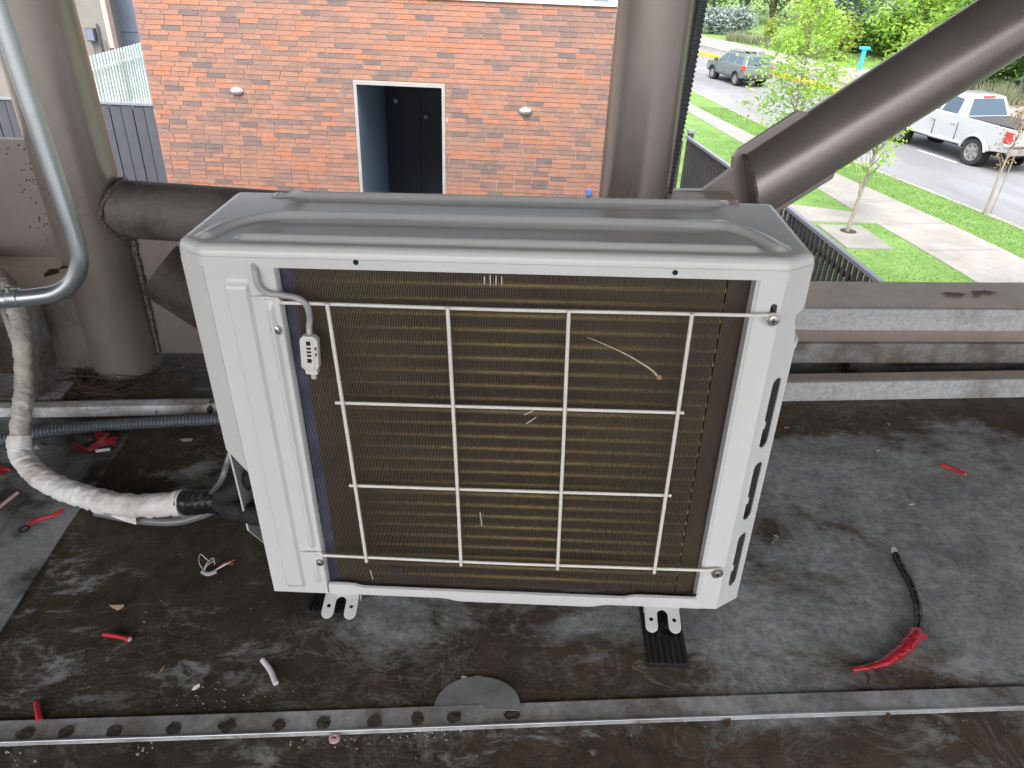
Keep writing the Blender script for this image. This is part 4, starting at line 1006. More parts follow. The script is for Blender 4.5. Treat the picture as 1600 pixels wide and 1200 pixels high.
# frayed red and white wire left of the unit
t = thing('frayed_wire', 'frayed wire with grey sleeve and twisted red strands, left of the unit', 'wire', M4=Q4 @ Matrix.Translation(dk(335, 890))); z0 = dk(335, 890)
obj('sleeve', G().tube([p - z0 for p in spline([dk(316, 893, .004), dk(325, 897, .004), dk(338, 893, .004)], 8)], .0038, 10), M['greycable'], t, smooth=50)
for k in range(4):
    j = [Vector((rg.gauss(0, .003), rg.gauss(0, .003), abs(rg.gauss(0, .003)))) for _ in range(3)]
    obj('strand', G().tube([p - z0 for p in spline([dk(334, 892, .004), dk(345, 886, .005) + j[0], dk(352, 884, .005) + j[1], dk(361, 879, .004) + j[2]], 6)], .0013, 6), M['red'] if k != 2 else M['whitewire'], t, smooth=50)
for k in range(3):
    j = Vector((rg.gauss(0, .006), rg.gauss(0, .006), .006)); obj('strand', G().tube([p - z0 for p in spline([dk(320, 893, .004), dk(318, 884, .006) + j, dk(326, 874, .004) + j * 2, dk(332, 880, .004) + j], 6)], .0006, 5), M['whitewire'], t)
# cut cable with red tape on the right
t = thing('cut_cable', 'bent black cable end with red tape wrapped round it, right of the unit', 'cable', M4=Q4 @ Matrix.Translation(dk(1410, 960))); z0 = dk(1410, 960)
P = resample(spline([dk(1399, 866, .006), dk(1408, 885, .006), dk(1422, 910, .007), dk(1433, 945, .008), dk(1435, 970, .009), dk(1432, 990, .010)], 10), .003)
obj('black_wrap', G().tube([p - z0 for p in P], .0062, 14, rf=wrinkle(2, .10, .012, .003)), M['blacktape'], t, smooth=60)
obj('white_end', G().tube([dk(1396, 858, .006) - z0, P[0] - z0], .0050, 12), M['whiteplastic'], t, smooth=50)
P = resample(spline([dk(1432, 986, .010), dk(1422, 1003, .011), dk(1405, 1020, .009), dk(1380, 1035, .008), dk(1355, 1043, .007), dk(1332, 1047, .006)], 10), .003); k = len(P)
obj('red_tape', G().tube([p - z0 for p in P], [.0068 + .0032 * math.sin(math.pi * min(1, (i / k) * 1.25 + .12)) - .0035 * (i / k) for i in range(k)], 14, rf=wrinkle(8, .30, .016, .003)), M['redtape'], t, smooth=60)
ps = [dk(1428, 992, .012), dk(1440, 988, .018), dk(1451, 994, .010), dk(1444, 1000, .005), dk(1432, 1003, .008)]
obj('tape_tail', G().add([p - z0 for p in ps], [(0, 1, 4), (1, 2, 3, 4)]), M['redtape'], t)
for (px, py) in ((1324, 1040), (1323, 1050), (1326, 1054)): obj('strand', G().tube([dk(1334, 1047, .006) - z0, dk(px, py, .004 + .004 * (py < 1045)) - z0], .0007, 5), M['brass'], t)
obj('strand', G().tube([p - z0 for p in spline([dk(1352, 1050, .006), dk(1358, 1058, .004), dk(1356, 1068, .002)], 5)], .0014, 6), M['mud'], t)
# little standing bolt, screws, grommet, leaf and curl
def bolt(px, py, label, hgt, r, m, lean=(0, 0)):
    p = dk(px, py); t = Matrix.Translation(p) @ Matrix.Rotation(lean[0], 4, 'X') @ Matrix.Rotation(lean[1], 4, 'Y')
    obj('bolt', G().lathe([(r * 1.1, .0003), (r * .8, .001), (r * .8, hgt * .7), (r * 1.7, hgt * .72), (r * 1.7, hgt * .95), (r, hgt)], 9), m, label=label, cat='bolt', M4=Q4 @ t, smooth=35, recentre=False)
bolt(1207, 848, 'small bright bolt standing on the deck right of the unit', .017, .0032, M['screw'], (R(8), R(10)))
bolt(1133, 1134, 'little bronze bolt in front of the seam strip', .006, .0036, M['brass']); bolt(1137, 1126, 'tiny bronze screw against the seam strip edge', .004, .0024, M['brass'])
rg = random.Random(77)
for i, (px, py, lab) in enumerate(((1388, 662, 'small screw near the galvanised edge, nearest the unit of two'), (1391, 648, 'small screw under the galvanised edge, farther back of two'), (1379, 681, 'screw lying forward of the pair near the galvanised edge'), (1372, 704, 'screw lying on the brown stain right of the unit'), (1253, 671, 'tiny bright screw near the right panel of the unit, farther right'), (1229, 668, 'tiny bright screw hugging the right panel of the unit'), (1424, 788, 'small screw on the deck between red sleeve and black cable'), (1388, 1120, 'dark hook-shaped screw by the seam strip at right'), (1506, 1125, 'dark screw by the seam strip at far right'), (996, 948, 'tiny screw on the deck beside the right foot'))):
    p = dk(px, py, .003); a = rg.random() * 6.28; L = rg.uniform(.006, .011)
    d = Vector((math.cos(a), math.sin(a), .05)); 
    g = G().tube([p - d * L * .5, p + d * L * .3, p + d * L * .32, p + d * L * .5], [.0014, .0016, .0032, .0028], 8)
    obj('screw', g, M['brass'] if i % 3 else M['screw'], label=lab, cat='screw', M4=Q4, group='loose screws on the deck')
p = dk(523, 1155, .001); obj('grommet', G().lathe([(.0065, 0), (.0078, .001), (.0078, .004), (.005, .0055), (.0028, .0052), (.0024, .002)], 18, Matrix.Translation(p)), M['pink'], label='round pinkish plastic grommet in front of the seam strip', cat='grommet', M4=Q4, smooth=50)
def leaf(label, pts, m, name='dry_leaf', cat='leaf'):
    P = [dk(px, py, h) for px, py, h in pts]; c = sum(P, Vector()) / len(P); c.z += .004; n = len(P)
    g = G().add(P + [c], [(i, (i + 1) % n, n) for i in range(n)])
    obj(name, g, m, label=label, cat=cat, M4=Q4)
leaf('curled dry leaf on the deck left of the unit', [(170, 945, .004), (176, 950, .001), (184, 954, .001), (193, 949, .003), (194, 944, .008), (184, 947, .006)], M['leaf_dry'])
leaf('orange chip on the dark deck behind the pipe bundle', [(280, 686, .002), (290, 685, .002), (301, 685, .004), (300, 689, .001), (285, 690, .001)], M['leaf_dry'], 'chip', 'chip')
leaf('folded white paper curl on the deck, left in front', [(299, 1079, .002), (303, 1072, .006), (312, 1068, .008), (312, 1073, .002), (305, 1078, .001)], M['whiteplastic'], 'paper_curl', 'scrap')
leaf('silvery foil scrap beside the wrapped bundle at far left', [(48, 696, .002), (58, 692, .01), (72, 697, .006), (62, 702, .003), (50, 701, .002)], M['galv_pipe'], 'foil_scrap', 'scrap')
leaf('thin brown leaf sliver on the deck, left in front', [(247, 1054, .002), (252, 1047, .004), (258, 1038, .003), (256, 1046, .001)], M['leaf_dry'], 'leaf_sliver')
# grit: crumbs of mortar and mud that nobody could count
g = G(); rg = random.Random(50)
def crumb(p, r):
    o = [p + Vector((r * rg.uniform(.6, 1.3) * math.cos(a), r * rg.uniform(.6, 1.3) * math.sin(a), 0)) for a in (0, 1.6, 3.1, 4.7)] + [p + Vector((0, 0, r * rg.uniform(.5, 1.2)))]
    g.add(o, [(0, 1, 4), (1, 2, 4), (2, 3, 4), (3, 0, 4)], 0 if rg.random() < .65 else 1)
for (cx_, cy_, sx_, sy_, n, r) in ((330, 1090, 45, 16, 60, .0011), (505, 1155, 30, 7, 45, .0013), (655, 1145, 30, 8, 60, .0012), (650, 1160, 30, 20, 20, .001), (236, 965, 8, 10, 6, .0014), (228, 1170, 14, 5, 14, .0016), (850, 1000, 420, 90, 140, .0008), (400, 1000, 300, 80, 120, .0008), (1400, 850, 160, 160, 130, .0009), (470, 1130, 300, 6, 40, .0011), (180, 720, 120, 40, 60, .001), (1000, 1130, 260, 10, 30, .001), (20, 1185, 20, 10, 12, .0018)):
    for _ in range(n):
        px, py = rg.gauss(cx_, sx_), rg.gauss(cy_, sy_)
        if py > 625: crumb(dk(px, py, -.0003), r * rg.uniform(.5, 1.7))
obj('grit', g, [M['concrete'], M['mud']], kind='stuff', label='scattered grit and crumbs on the deck', M4=Q4, recentre=False)

# ================================================================== BRICK HOUSE ACROSS THE YARD
# wall frame: u along the wall (right), w = distance out of the wall towards us, z up
LD = Vector((.9975, -.071, 0)).normalized(); NW = Vector((.071, .9975, 0)).normalized()
WO = NW * 9.2                                       # a point of the wall plane with u = 0
house = thing('brick_house', 'long red brick house with a dark doorway, behind the unit', 'house', M4=frame(WO + Vector((0, 0, LOW)), LD, NW))
U0, U1, TOPZ = -4.86, 1.45, .405 - LOW
D0, D1, DT, DB = -2.175, -1.085, -.600 - LOW, -3.05 - LOW   # doorway in u and z
lay = lambda u, y, z: (u, y, z)
# local axes of the house: x = u, y = away from us, z up
g = G().plate([(U0, 0), (D0, 0), (D0, DT), (D1, DT), (D1, 0), (U1, 0), (U1, TOPZ), (U0, TOPZ)], [], .012, frame((0, .012, 0), (1, 0, 0), (0, 0, 1)))
g.box((U0, .013, 0), (D0 - .25, 6.5, TOPZ - .12)).box((D1 + .25, .013, 0), (U1, 6.5, TOPZ - .12)).box((D0 - .249, 2.3, 0), (D1 + .249, 6.4, TOPZ - .12)).box((D0 - .249, .013, DT + .25), (D1 + .249, 2.299, TOPZ - .12))
wall = obj('wall', g, M['mortar'], house)
obj('roof', G().box((U0 + .02, .16, TOPZ - .119), (U1 - .02, 6.4, TOPZ - .06)), M['coping'], house)
obj('coping', G().box((U0 - .03, -.035, TOPZ), (U1 + .03, .16, TOPZ + .042)), M['coping'], house, bevel=.006)
obj('vent_cowl', G().box((.86, 1.2, TOPZ - .06), (1.05, 1.4, TOPZ + .14)).box((.84, 1.18, TOPZ + .141), (1.07, 1.42, TOPZ + .18)), M['blue_wall'], house)
# bricks: each a box a little proud of the mortar, uneven in depth
rb = random.Random(11); BL, BH, JT = .232, .0590, .0085
bmeshes = []
for m in M['bricks']:
    for k in range(1):
        g = G().box((-(BL - JT) / 2, -.010, -(BH - JT) / 2), ((BL - JT) / 2, .009, (BH - JT) / 2)); bmeshes.append(make_mesh('brick', g, m))
rest = G(); single = []
nrow = int(TOPZ / BH)
for r in range(nrow):
    z = TOPZ - BH * (r + .5); offs = rb.choice((0, .5, .5, .33, .66, .17)) * BL + rb.uniform(-.02, .02); u = U0 - offs
    while u < U1:
        a, b = max(u, U0), min(u + BL, U1); u += BL
        if b - a < .03: continue
        pieces = [(a, b)]
        if z < DT + .03 and z > DB - .1:
            pieces = []
            if a < D0 - .05: pieces.append((a, min(b, D0 - .045)))
            if b > D1 + .05: pieces.append((max(a, D1 + .045), b))
        for (p0, p1) in pieces:
            if p1 - p0 < .03: continue
            mi = rb.choices(range(len(BR)), BRW)[0]
            n2 = mnoise.noise(Vector((p0 * .7, z * .7, 2.0)))
            if rb.random() < abs(n2) * .6: mi = max(0, min(7, mi + (2 if n2 > 0 else -2)))
            dep = rb.uniform(-.0025, .0025); c = Vector(((p0 + p1) / 2, dep, z))
            if len(single) < 300 and p1 - p0 > BL * .95 and -4.7 < c.x < 1.0: single.append((mi, c))
            else: rest.box((p0 + JT / 2, dep - .010, z - (BH - JT) / 2), (p1 - JT / 2, .009, z + (BH - JT) / 2), mi)
for mi, c in single:
    o = bpy.data.objects.new('brick', bmeshes[mi]); COL.objects.link(o); o.parent = house; o.location = c
obj('brickwork', rest, M['bricks'], house, kind='stuff', fixn=False)
# doorway: pale trim, blue-grey reveal, two dark leaves with knobs
fr = obj('door_frame', G().plate([(D0 - .042, DB), (D0, DB), (D0, DT - .0), (D1, DT - .0), (D1, DB), (D1 + .042, DB), (D1 + .042, DT + .05), (D0 - .042, DT + .05)], [], .05, frame((0, .03, 0), (1, 0, 0), (0, 0, 1))), M['trim'], house, bevel=.003)
rv = G(); rv.box((D0 - .2, .031, DB), (D0 - .001, 2.25, DT)).box((D1 + .001, .031, DB), (D1 + .2, 2.25, DT)).box((D0 - .2, .031, DT + .001), (D1 + .2, 2.25, DT + .2)).box((D0 - .2, .031, DB - .1), (D1 + .2, 2.25, DB - .001))
obj('reveal', rv, M['reveal'], house)
mid = lerp(D0, D1, .5)
for (a, b, y, kx) in ((D0 + .002, mid - .004, 1.95, None), (mid + .004, D1 - .002, 1.90, mid + .09)):
    lf = obj('door_leaf', G().box((a, y, DB), (b, y + .05, DT - .002)), M['door'], house, bevel=.004)
    kz = -1.30 - LOW if kx else -1.10 - LOW
    kx = kx or D0 + .17
    obj('knob', G().lathe([(.012, 0), (.012, .03), (.03, .035), (.034, .05), (.02, .065)], 12, frame((kx, y, kz), (1, 0, 0), (0, 0, 1))), M['trim'], lf, smooth=50)
# bulkhead lamps
for px, py, lab in ((371, 142, 'oval bulkhead lamp on the brick wall left of the doorway'), (821, 173, 'oval bulkhead lamp on the brick wall right of the doorway')):
    d = wray(px, py); P = CAM + d * ((9.2 - NW.dot(CAM)) / NW.dot(d))
    t = thing('bulkhead_lamp', lab, 'lamp', M4=frame(P, LD, Vector((0, 0, 1))) @ Matrix.Diagonal((.85, .75, .8, 1)), group='bulkhead lamps on the brick house')
    # local: x along wall, y up, z towards us
    obj('back_plate', G().plate([(.105 * math.cos(a), .068 * math.sin(a)) for a in [i * .314 for i in range(20)]], [], .02, frame((0, 0, .010), (1, 0, 0), (0, 1, 0))), M['galv_pipe'], t, bevel=.004)
    vs = []; fs = []
    for k in range(6):
        q = math.cos(k / 5.2 * 1.57); zz_ = .031 + .055 * math.sin(k / 5.2 * 1.57)
        vs += [(.092 * q * math.cos(a), .056 * q * math.sin(a), zz_) for a in [i * .314159 for i in range(20)]]
    fs = [(k * 20 + i, k * 20 + (i + 1) % 20, (k + 1) * 20 + (i + 1) % 20, (k + 1) * 20 + i) for k in range(5) for i in range(20)] + [tuple(range(100, 120))]
    obj('lens', G().add(vs, fs), M['lampglass'], t, smooth=50)
    obj('guard', G().tube([(-.094, 0, .03), (-.06, 0, .075), (0, 0, .092), (.06, 0, .075), (.094, 0, .03)], .006, 8), M['galv_pipe'], t, smooth=50)
    obj('guard', G().tube([(0, -.06, .03), (0, -.04, .08), (0, 0, .093), (0, .04, .08), (0, .06, .03)], .006, 8), M['galv_pipe'], t, smooth=50)
d = wray(920, 299); P = CAM + d * ((9.16 - NW.dot(CAM)) / NW.dot(d))
t = thing('meter_box', 'small bright blue box low on the right end of the brick wall', 'box', M4=frame(P, LD, Vector((0, 0, 1))))
obj('case', G().box((-.035, -.05, -.03), (.035, .025, .045)), M['bluebox'], t, bevel=.008)

# ================================================================== FENCES
# slate boards left of the brick house, in line with its front
t = thing('board_fence', 'slate grey upright board fence at the left end of the brick house', 'fence', M4=frame(WO + Vector((0, 0, LOW)), LD, NW))
bm_ = make_mesh('board', G().box((-.070, 0, 0), (.070, .022, 2.54)), M['fence_blue'])
for i in range(22):
    o = bpy.data.objects.new('board', bm_); COL.objects.link(o); o.parent = t; o.location = (-4.945 - i * .1525, .06 + (.006 if i % 2 else 0), .01)
obj('backing', G().box((-8.3, .0895, .1), (-4.87, .0945, 2.5)), M['black'], t); obj('rail', G().box((-8.3, .095, .5), (-4.87, .13, .58)), M['fence'], t); obj('rail', G().box((-8.3, .095, 2.1), (-4.87, .13, 2.18)), M['fence'], t)
obj('cap_rail', G().box((-8.3, .045, 2.552), (-4.87, .115, 2.575)), M['fence_cap'], t)
# dark slat fence along the pavement
t = thing('slat_fence', 'dark slat fence with a pale cap rail between yard and pavement', 'fence', loc=(3.9, 8, LOW))
fx = lambda y: 3.90 - max(0, y - 8) * .055
slm = make_mesh('slat', G().box((-.012, -.035, 0), (.012, .035, 1.72)), M['fence'])
y = 2.6; k = 0
while y < 12.1:
    o = bpy.data.objects.new('slat', slm); COL.objects.link(o); o.parent = t; o.location = (fx(y) - 3.9, y - 8, .10); y += .122; k += 1
fence_pts = [(fx(q) - 3.9, q - 8) for q in (2.5, 8, 12.2)]
for z0_, z1_, w_, m_, nm in ((1.825, 1.865, .028, M['fence_cap'], 'cap_rail'), (1.62, 1.67, .016, M['fence'], 'rail'), (.28, .33, .016, M['fence'], 'rail')):
    g = G(); vs = []
    for (x, yy) in fence_pts: vs += [(x - w_, yy, z0_), (x + w_, yy, z0_), (x + w_, yy, z1_), (x - w_, yy, z1_)]
    for v in range(len(vs)): vs[v] = (vs[v][0] + (.028 if nm == 'rail' else 0), vs[v][1], vs[v][2])
    fs = [(a + i, a + (i + 1) % 4, a + 4 + (i + 1) % 4, a + 4 + i) for a in (0, 4) for i in range(4)] + [(0, 1, 2, 3), (11, 10, 9, 8)]
    obj(nm, g.add(vs, fs), m_, t)
for q in (5.2, 7.8, 10.2, 12.25):
    p = obj('post', G().box((fx(q) - 3.9 - .02 + .05, q - 8 - .045, 0), (fx(q) - 3.9 + .07 + .05, q - 8 + .045, 1.80 if q < 12 else 1.90)), M['fence'], t, bevel=.004)
    if q > 12: obj('post_cap', G().box((fx(q) - 3.9 - .035 + .05, q - 8 - .06, 1.901), (fx(q) - 3.9 + .085 + .05, q - 8 + .06, 1.95)), M['fence_cap'], p, bevel=.006)
t = thing('yard_gate_panel', 'dark ribbed panel closing the far end of the slat fence', 'fence', loc=(3.1, 12.2, LOW))
for i in range(12): obj('slat', G().box((-.55 + i * .09, .0, .08), (-.48 + i * .09, .02, 1.75)), M['fence'], t)
obj('rail', G().box((-.6, .021, 1.6), (.5, .05, 1.66)), M['fence'], t); obj('rail', G().box((-.6, .021, .3), (.5, .05, .36)), M['fence'], t)
# pale mint slat fence farther off at the left
t = thing('pale_slat_fence', 'pale mint slat fence beyond the slate boards at upper left', 'fence', loc=(-8.6, 18, LOW))
psm = make_mesh('slat', G().box((-.010, -.042, 0), (.010, .042, 2.06)), M['fence_pale'])
for i in range(56):
    o = bpy.data.objects.new('slat', psm); COL.objects.link(o); o.parent = t; o.location = (0, -3.0 + i * .165, .08)
for z_ in (.35, 1.8): obj('rail', G().box((-.06, -3.1, z_), (-.02, 6.3, z_ + .06)), M['fence_pale'], t)
for q in (-2.0, 1.0, 4.0): obj('post', G().box((-.13, q - .04, 0), (-.061, q + .04, 2.16)), M['fence'], t)

# ================================================================== FAR BUILDINGS AT UPPER LEFT
t = thing('grey_building', 'plain grey rendered building at upper left beyond the pale fence', 'building', loc=(-12.5, 24.5, LOW))
obj('wall', G().box((-12, 0, 0), (1.36, 9, 6.6)), M['grey_wall'], t); obj('corner_trim', G().box((1.361, -.02, 0), (1.50, .3, 6.6)), M['pinktrim'], t)
obj('downpipe', G().tube([(1.13, -.06, .2), (1.13, -.06, 2.2)], .03, 8), M['fence_blue'], t, smooth=50)
mb = obj('meter_cabinet', G().box((.80, -.2, 1.72), (1.05, -.002, 2.08)), M['fence_blue'], t, bevel=.01); obj('door', G().box((.82, -.212, 1.75), (1.03, -.201, 2.05)), M['blue_wall'], mb)
for x in (.93, 1.3): obj('cable_duct', G().tube([(x, -.1, .2), (x, -.1, 1.75)], .015, 8), M['fence_blue'], t)
t = thing('blue_building', 'blue-grey clad building beside the grey one, left of the brick house', 'building', loc=(-11.22, 25.5, LOW))
for i in range(14): obj('cladding_panel', G().box((-.24 + (i % 2) * 1.905, 0, (i // 2) * .95), (1.66 + (i % 2) * 1.905, .05, (i // 2) * .95 + .935)), M['blue_wall'], t, bevel=.006)
obj('wall', G().box((-.24, .052, 0), (3.56, 8, 6.66)), M['blue_wall'], t); obj('corner_trim', G().box((3.561, -.02, 0), (3.72, .3, 6.66)), M['pinktrim'], t)
t = thing('cream_wall', 'cream wall glimpsed at the far left edge', 'wall', loc=(-13.2, 15.2, LOW))
obj('panel', G().box((-6, 0, 0), (2.0, .25, 3.4)), mat('cream_render', (.62, .46, .25), .85, var=.08, scale=2), t); obj('coping', G().box((-6, -.05, 3.401), (2.0, .3, 3.5)), M['coping'], t)

# ================================================================== CARS
def car(name, label, spec, M4, paint):
    """Car standing on z = 0; x to its right, y forward."""
    t = thing(name, label, 'car' if name != 'pickup_truck' else 'pickup', M4=M4)
    w = spec['w'] / 2; ra, fa, wr = spec['rear'], spec['front'], spec['wr']
    def shape(v):
        y = v.y; k = 0
        if y > spec['yf'] - .7: k = (y - spec['yf'] + .7) / .7
        if y < spec['yr'] + .45: k = max(k, (spec['yr'] + .45 - y) / .45 * .45)
        s = 1 - .10 * k * k
        if v.z > spec['shoulder']: s *= 1 - .05 * (v.z - spec['shoulder']) / .3
        if v.z < spec['sill'] + .18: s *= 1 - .035 * (spec['sill'] + .18 - v.z) / .18
        v.x *= s
    def arch(cy, r): return [(cy + r * math.cos(a), wr + r * math.sin(a)) for a in [math.pi * (1 - i / 10) for i in range(11)] if wr + r * math.sin(a) > spec['sill'] + .0]
    prof = spec['prof_rear'] + arch(ra, wr + .075) + [(ra + wr + .08, spec['sill']), (fa - wr - .08, spec['sill'])] + arch(fa, wr + .075) + spec['prof_front']
    F = frame((-w, 0, 0), (0, 1, 0), (0, 0, 1)); F2 = F.copy()
    g = G().plate(prof, [], 2 * w, F)
    for v in g.v: shape(v)
    body = obj('body', g, paint, t, bevel=.035, segs=3, smooth=35)
    ins = G().plate([(a, b) for a, b in spec['under']], [], 2 * w - .5, frame((-w + .25, 0, 0), (0, 1, 0), (0, 0, 1))); obj('underbody', ins, M['black'], t)
    # greenhouse
    gh = spec['glass']; zb = gh['belt']; zr = gh['roof']; wb = w - .07; wt = w - gh['tumble']
    hw = lambda z: lerp(wb, wt, (z - zb) / (zr - zb))
    g = G(); n = len(gh['prof']); vs = [(-hw(z), y, z) for y, z in gh['prof']] + [(hw(z), y, z) for y, z in gh['prof']]
    g.add(vs, [tuple(range(n)), tuple(range(2 * n - 1, n - 1, -1))] + [(i, i + n, (i + 1) % n + n, (i + 1) % n) for i in range(n)])
    cab = obj('cabin', g, paint, t, bevel=.045, segs=3, smooth=40)
    for s in (-1, 1):
        for q in gh['side']:
            P = [Vector((s * (hw(z) + .004), y, z)) for y, z in q]; nn = Vector((s * .008, 0, .002)); P2 = [p - nn * 2 for p in P]; m = len(P)
            obj('window', G().add(P + P2, [tuple(range(m)), tuple(range(2 * m - 1, m - 1, -1))] + [(i, (i + 1) % m, m + (i + 1) % m, m + i) for i in range(m)]), M['glass'], cab)
    for nm, (ya, za), (yb, zb_), ins_, dy in gh['ends']:
        P = [Vector((-hw(za) + ins_, ya + dy, za)), Vector((hw(za) - ins_, ya + dy, za)), Vector((hw(zb_) - ins_, yb + dy, zb_)), Vector((-hw(zb_) + ins_, yb + dy, zb_))]; P2 = [p - Vector((0, dy * 2.5, 0)) for p in P]
        obj(nm, G().add(P + P2, [(0, 1, 2, 3), (7, 6, 5, 4)] + [(i, (i + 1) % 4, 4 + (i + 1) % 4, 4 + i) for i in range(4)]), M['glass'], cab)
    # wheels
    for s in (-1, 1):
        for cy in (ra, fa):
            Fw = frame((s * (w - .115), cy, wr), (0, s, 0), (0, 0, 1))
            hub = obj('wheel', G().lathe([(wr * .66, -.12), (wr * .93, -.115), (wr, -.08), (wr, .08), (wr * .94, .108), (wr * .70, .112), (wr * .662, .09), (wr * .66, .0)], 32, Fw), M['tyre'], t, smooth=40)
            g = G().lathe([(wr * .655, .02), (wr * .655, .088), (wr * .60, .090), (wr * .57, .05), (wr * .12, .055), (wr * .10, .085)], 28, Fw); rim_ = obj('rim', g, M['rim'], hub, smooth=35)
            for j in range(6):
                Fs = Fw @ Matrix.Rotation(j * math.pi / 3 + .2, 4, 'Z'); obj('spoke', G().box((-.028, .05, .052), (.028, wr * .62, .088), M4=Fs), M['rim'], hub, bevel=.006)
                obj('spoke_gap', G().box((-.035, wr * .22, .0505), (.035, wr * .52, .0515), M4=Fs @ Matrix.Rotation(math.pi / 6, 4, 'Z')), M['black'], hub)
            # flare over the arch
            P = [(s * (w + .004) , cy + (wr + .085) * math.cos(a), wr + (wr + .085) * math.sin(a)) for a in [math.pi * (.06 + .88 * i / 14) for i in range(15)]]
            g = G().tube(P, spec['flare'], 8); obj('arch_flare', g, spec['flare_mat'], body, smooth=50)
            obj('wheel_well', G().lathe([(wr + .07, 0), (wr + .07, .16)], 24, frame((s * (w - .30), cy, wr), (0, s, 0), (0, 0, 1))), M['black'], body)
    for s in (-1, 1):
        for y, z in spec['handles']: obj('door_handle', G().box((-.012, -.09, -.018), (.022, .09, .018), M4=Matrix.Translation((s * (w - .004), y, z))), spec['handle_mat'], body, bevel=.008)
        for y in spec['seams']: obj('door_seam', G().box((s * (w - .02) - .012, y - .006, spec['sill'] + .08), (s * (w - .02) + .024, y + .006, spec['shoulder'] - .02)), M['darkplastic'], body)
        mx = s * (w + .07); obj('mirror', G().box((mx - .10, spec['mirror'][0] - .06, spec['mirror'][1]), (mx + .10, spec['mirror'][0] + .06, spec['mirror'][1] + .16)), spec['mirror_mat'], body, bevel=.03)
        obj('side_step', G().tube([(s * (w - .02), ra + wr + .14, spec['sill'] + .06), (s * (w - .005), 0, spec['sill'] + .04), (s * (w - .02), fa - wr - .14, spec['sill'] + .06)], .05, 8), spec['step_mat'], body, smooth=50)
        for (y0, y1, z0_, z1_, m_) in spec['tail']:
            obj('tail_light', G().box((s * (w * .955) - .085, y0, z0_), (s * (w * .955) + .03, y1, z1_)), m_, body, bevel=.018)
    return t, body
FR = M['silverpaint']
pk = dict(w=1.95, rear=-1.6, front=1.6, wr=.395, yf=2.55, yr=-2.78, shoulder=1.12, sill=.50, flare=.035, flare_mat=FR, handle_mat=M['silverpaint'], mirror=(1.02, 1.20), mirror_mat=FR, step_mat=M['silverpaint'],
    prof_rear=[(-.85, 1.285), (-2.74, 1.245), (-2.80, 1.20), (-2.78, .62), (-2.20, .56), (ra_ := -2.09, .50)],
    prof_front=[(2.10, .52), (2.48, .50), (2.60, .72), (2.58, 1.02), (2.42, 1.13), (1.30, 1.22), (1.0, 1.285)],
    under=[(-2.6, .42), (2.3, .42), (2.3, .60), (-2.6, .60)], handles=[(.22, 1.06), (-.62, 1.06)], seams=[1.12, .14, -.80],
    glass=dict(belt=1.27, roof=1.86, tumble=.30, prof=[(-.90, 1.26), (-.70, 1.83), (-.45, 1.865), (.35, 1.865), (.55, 1.83), (1.32, 1.26)],
        side=[[(-.60, 1.32), (-.54, 1.75), (.00, 1.78), (.06, 1.32)], [(.16, 1.32), (.11, 1.78), (.45, 1.765), (1.02, 1.33)]],
        ends=[('rear_window', (-.878, 1.32), (-.715, 1.785), .14, -.012), ('windscreen', (1.25, 1.31), (.60, 1.79), .08, .012)]),
    tail=[(-2.83, -2.62, .88, 1.20, M['taillight']), (-2.835, -2.66, .80, .87, M['lampglass'])])
def carmat(p_rear, heading, ra):
    """Rear left wheel stands at p_rear; the car looks along heading."""
    f = Vector((heading[0], heading[1], 0)).normalized(); r = Vector((f.y, -f.x, 0)); o = p_rear - f * ra
    return o, f, r
pr = wz(1513, 258, LOW)
o_, f_, r_ = carmat(pr, (-.22, .975), -1.6 * .88); M4 = frame(o_ + r_ * (.975 - .1) * .88 + Vector((0, 0, .004)), r_, f_) @ Matrix.Scale(.88, 4)
t, body = car('pickup_truck', 'silver four-door pickup truck driving away on the near carriageway', pk, M4, FR)
tc_ = obj('bed_cover', G().plate([(-.78, -2.70), (.78, -2.70), (.80, -.93), (-.80, -.93)], [], .03, frame((0, 0, 1.275), (1, 0, 0), (0, 1, 0))), M['tonneau'], t, bevel=.01)
obj('brake_light', G().box((-.22, -.735, 1.815), (.22, -.70, 1.855)), M['taillight'], t, bevel=.006)
bp_ = obj('rear_bumper', G().box((-.93, -2.95, .56), (.93, -2.77, .76)), M['rim'], t, bevel=.04)
obj('bumper_step', G().box((-.90, -2.93, .765), (.90, -2.80, .785)), M['darkplastic'], bp_)
obj('license_plate', G().box((-.26, -2.968, .60), (.26, -2.952, .73)), M['lampglass'], bp_)
obj('tailgate', G().box((-.74, -2.815, .80), (.74, -2.79, 1.19)), FR, t, bevel=.01)
obj('tailgate_handle', G().box((-.13, -2.83, 1.04), (.13, -2.816, 1.10)), M['darkplastic'], t)
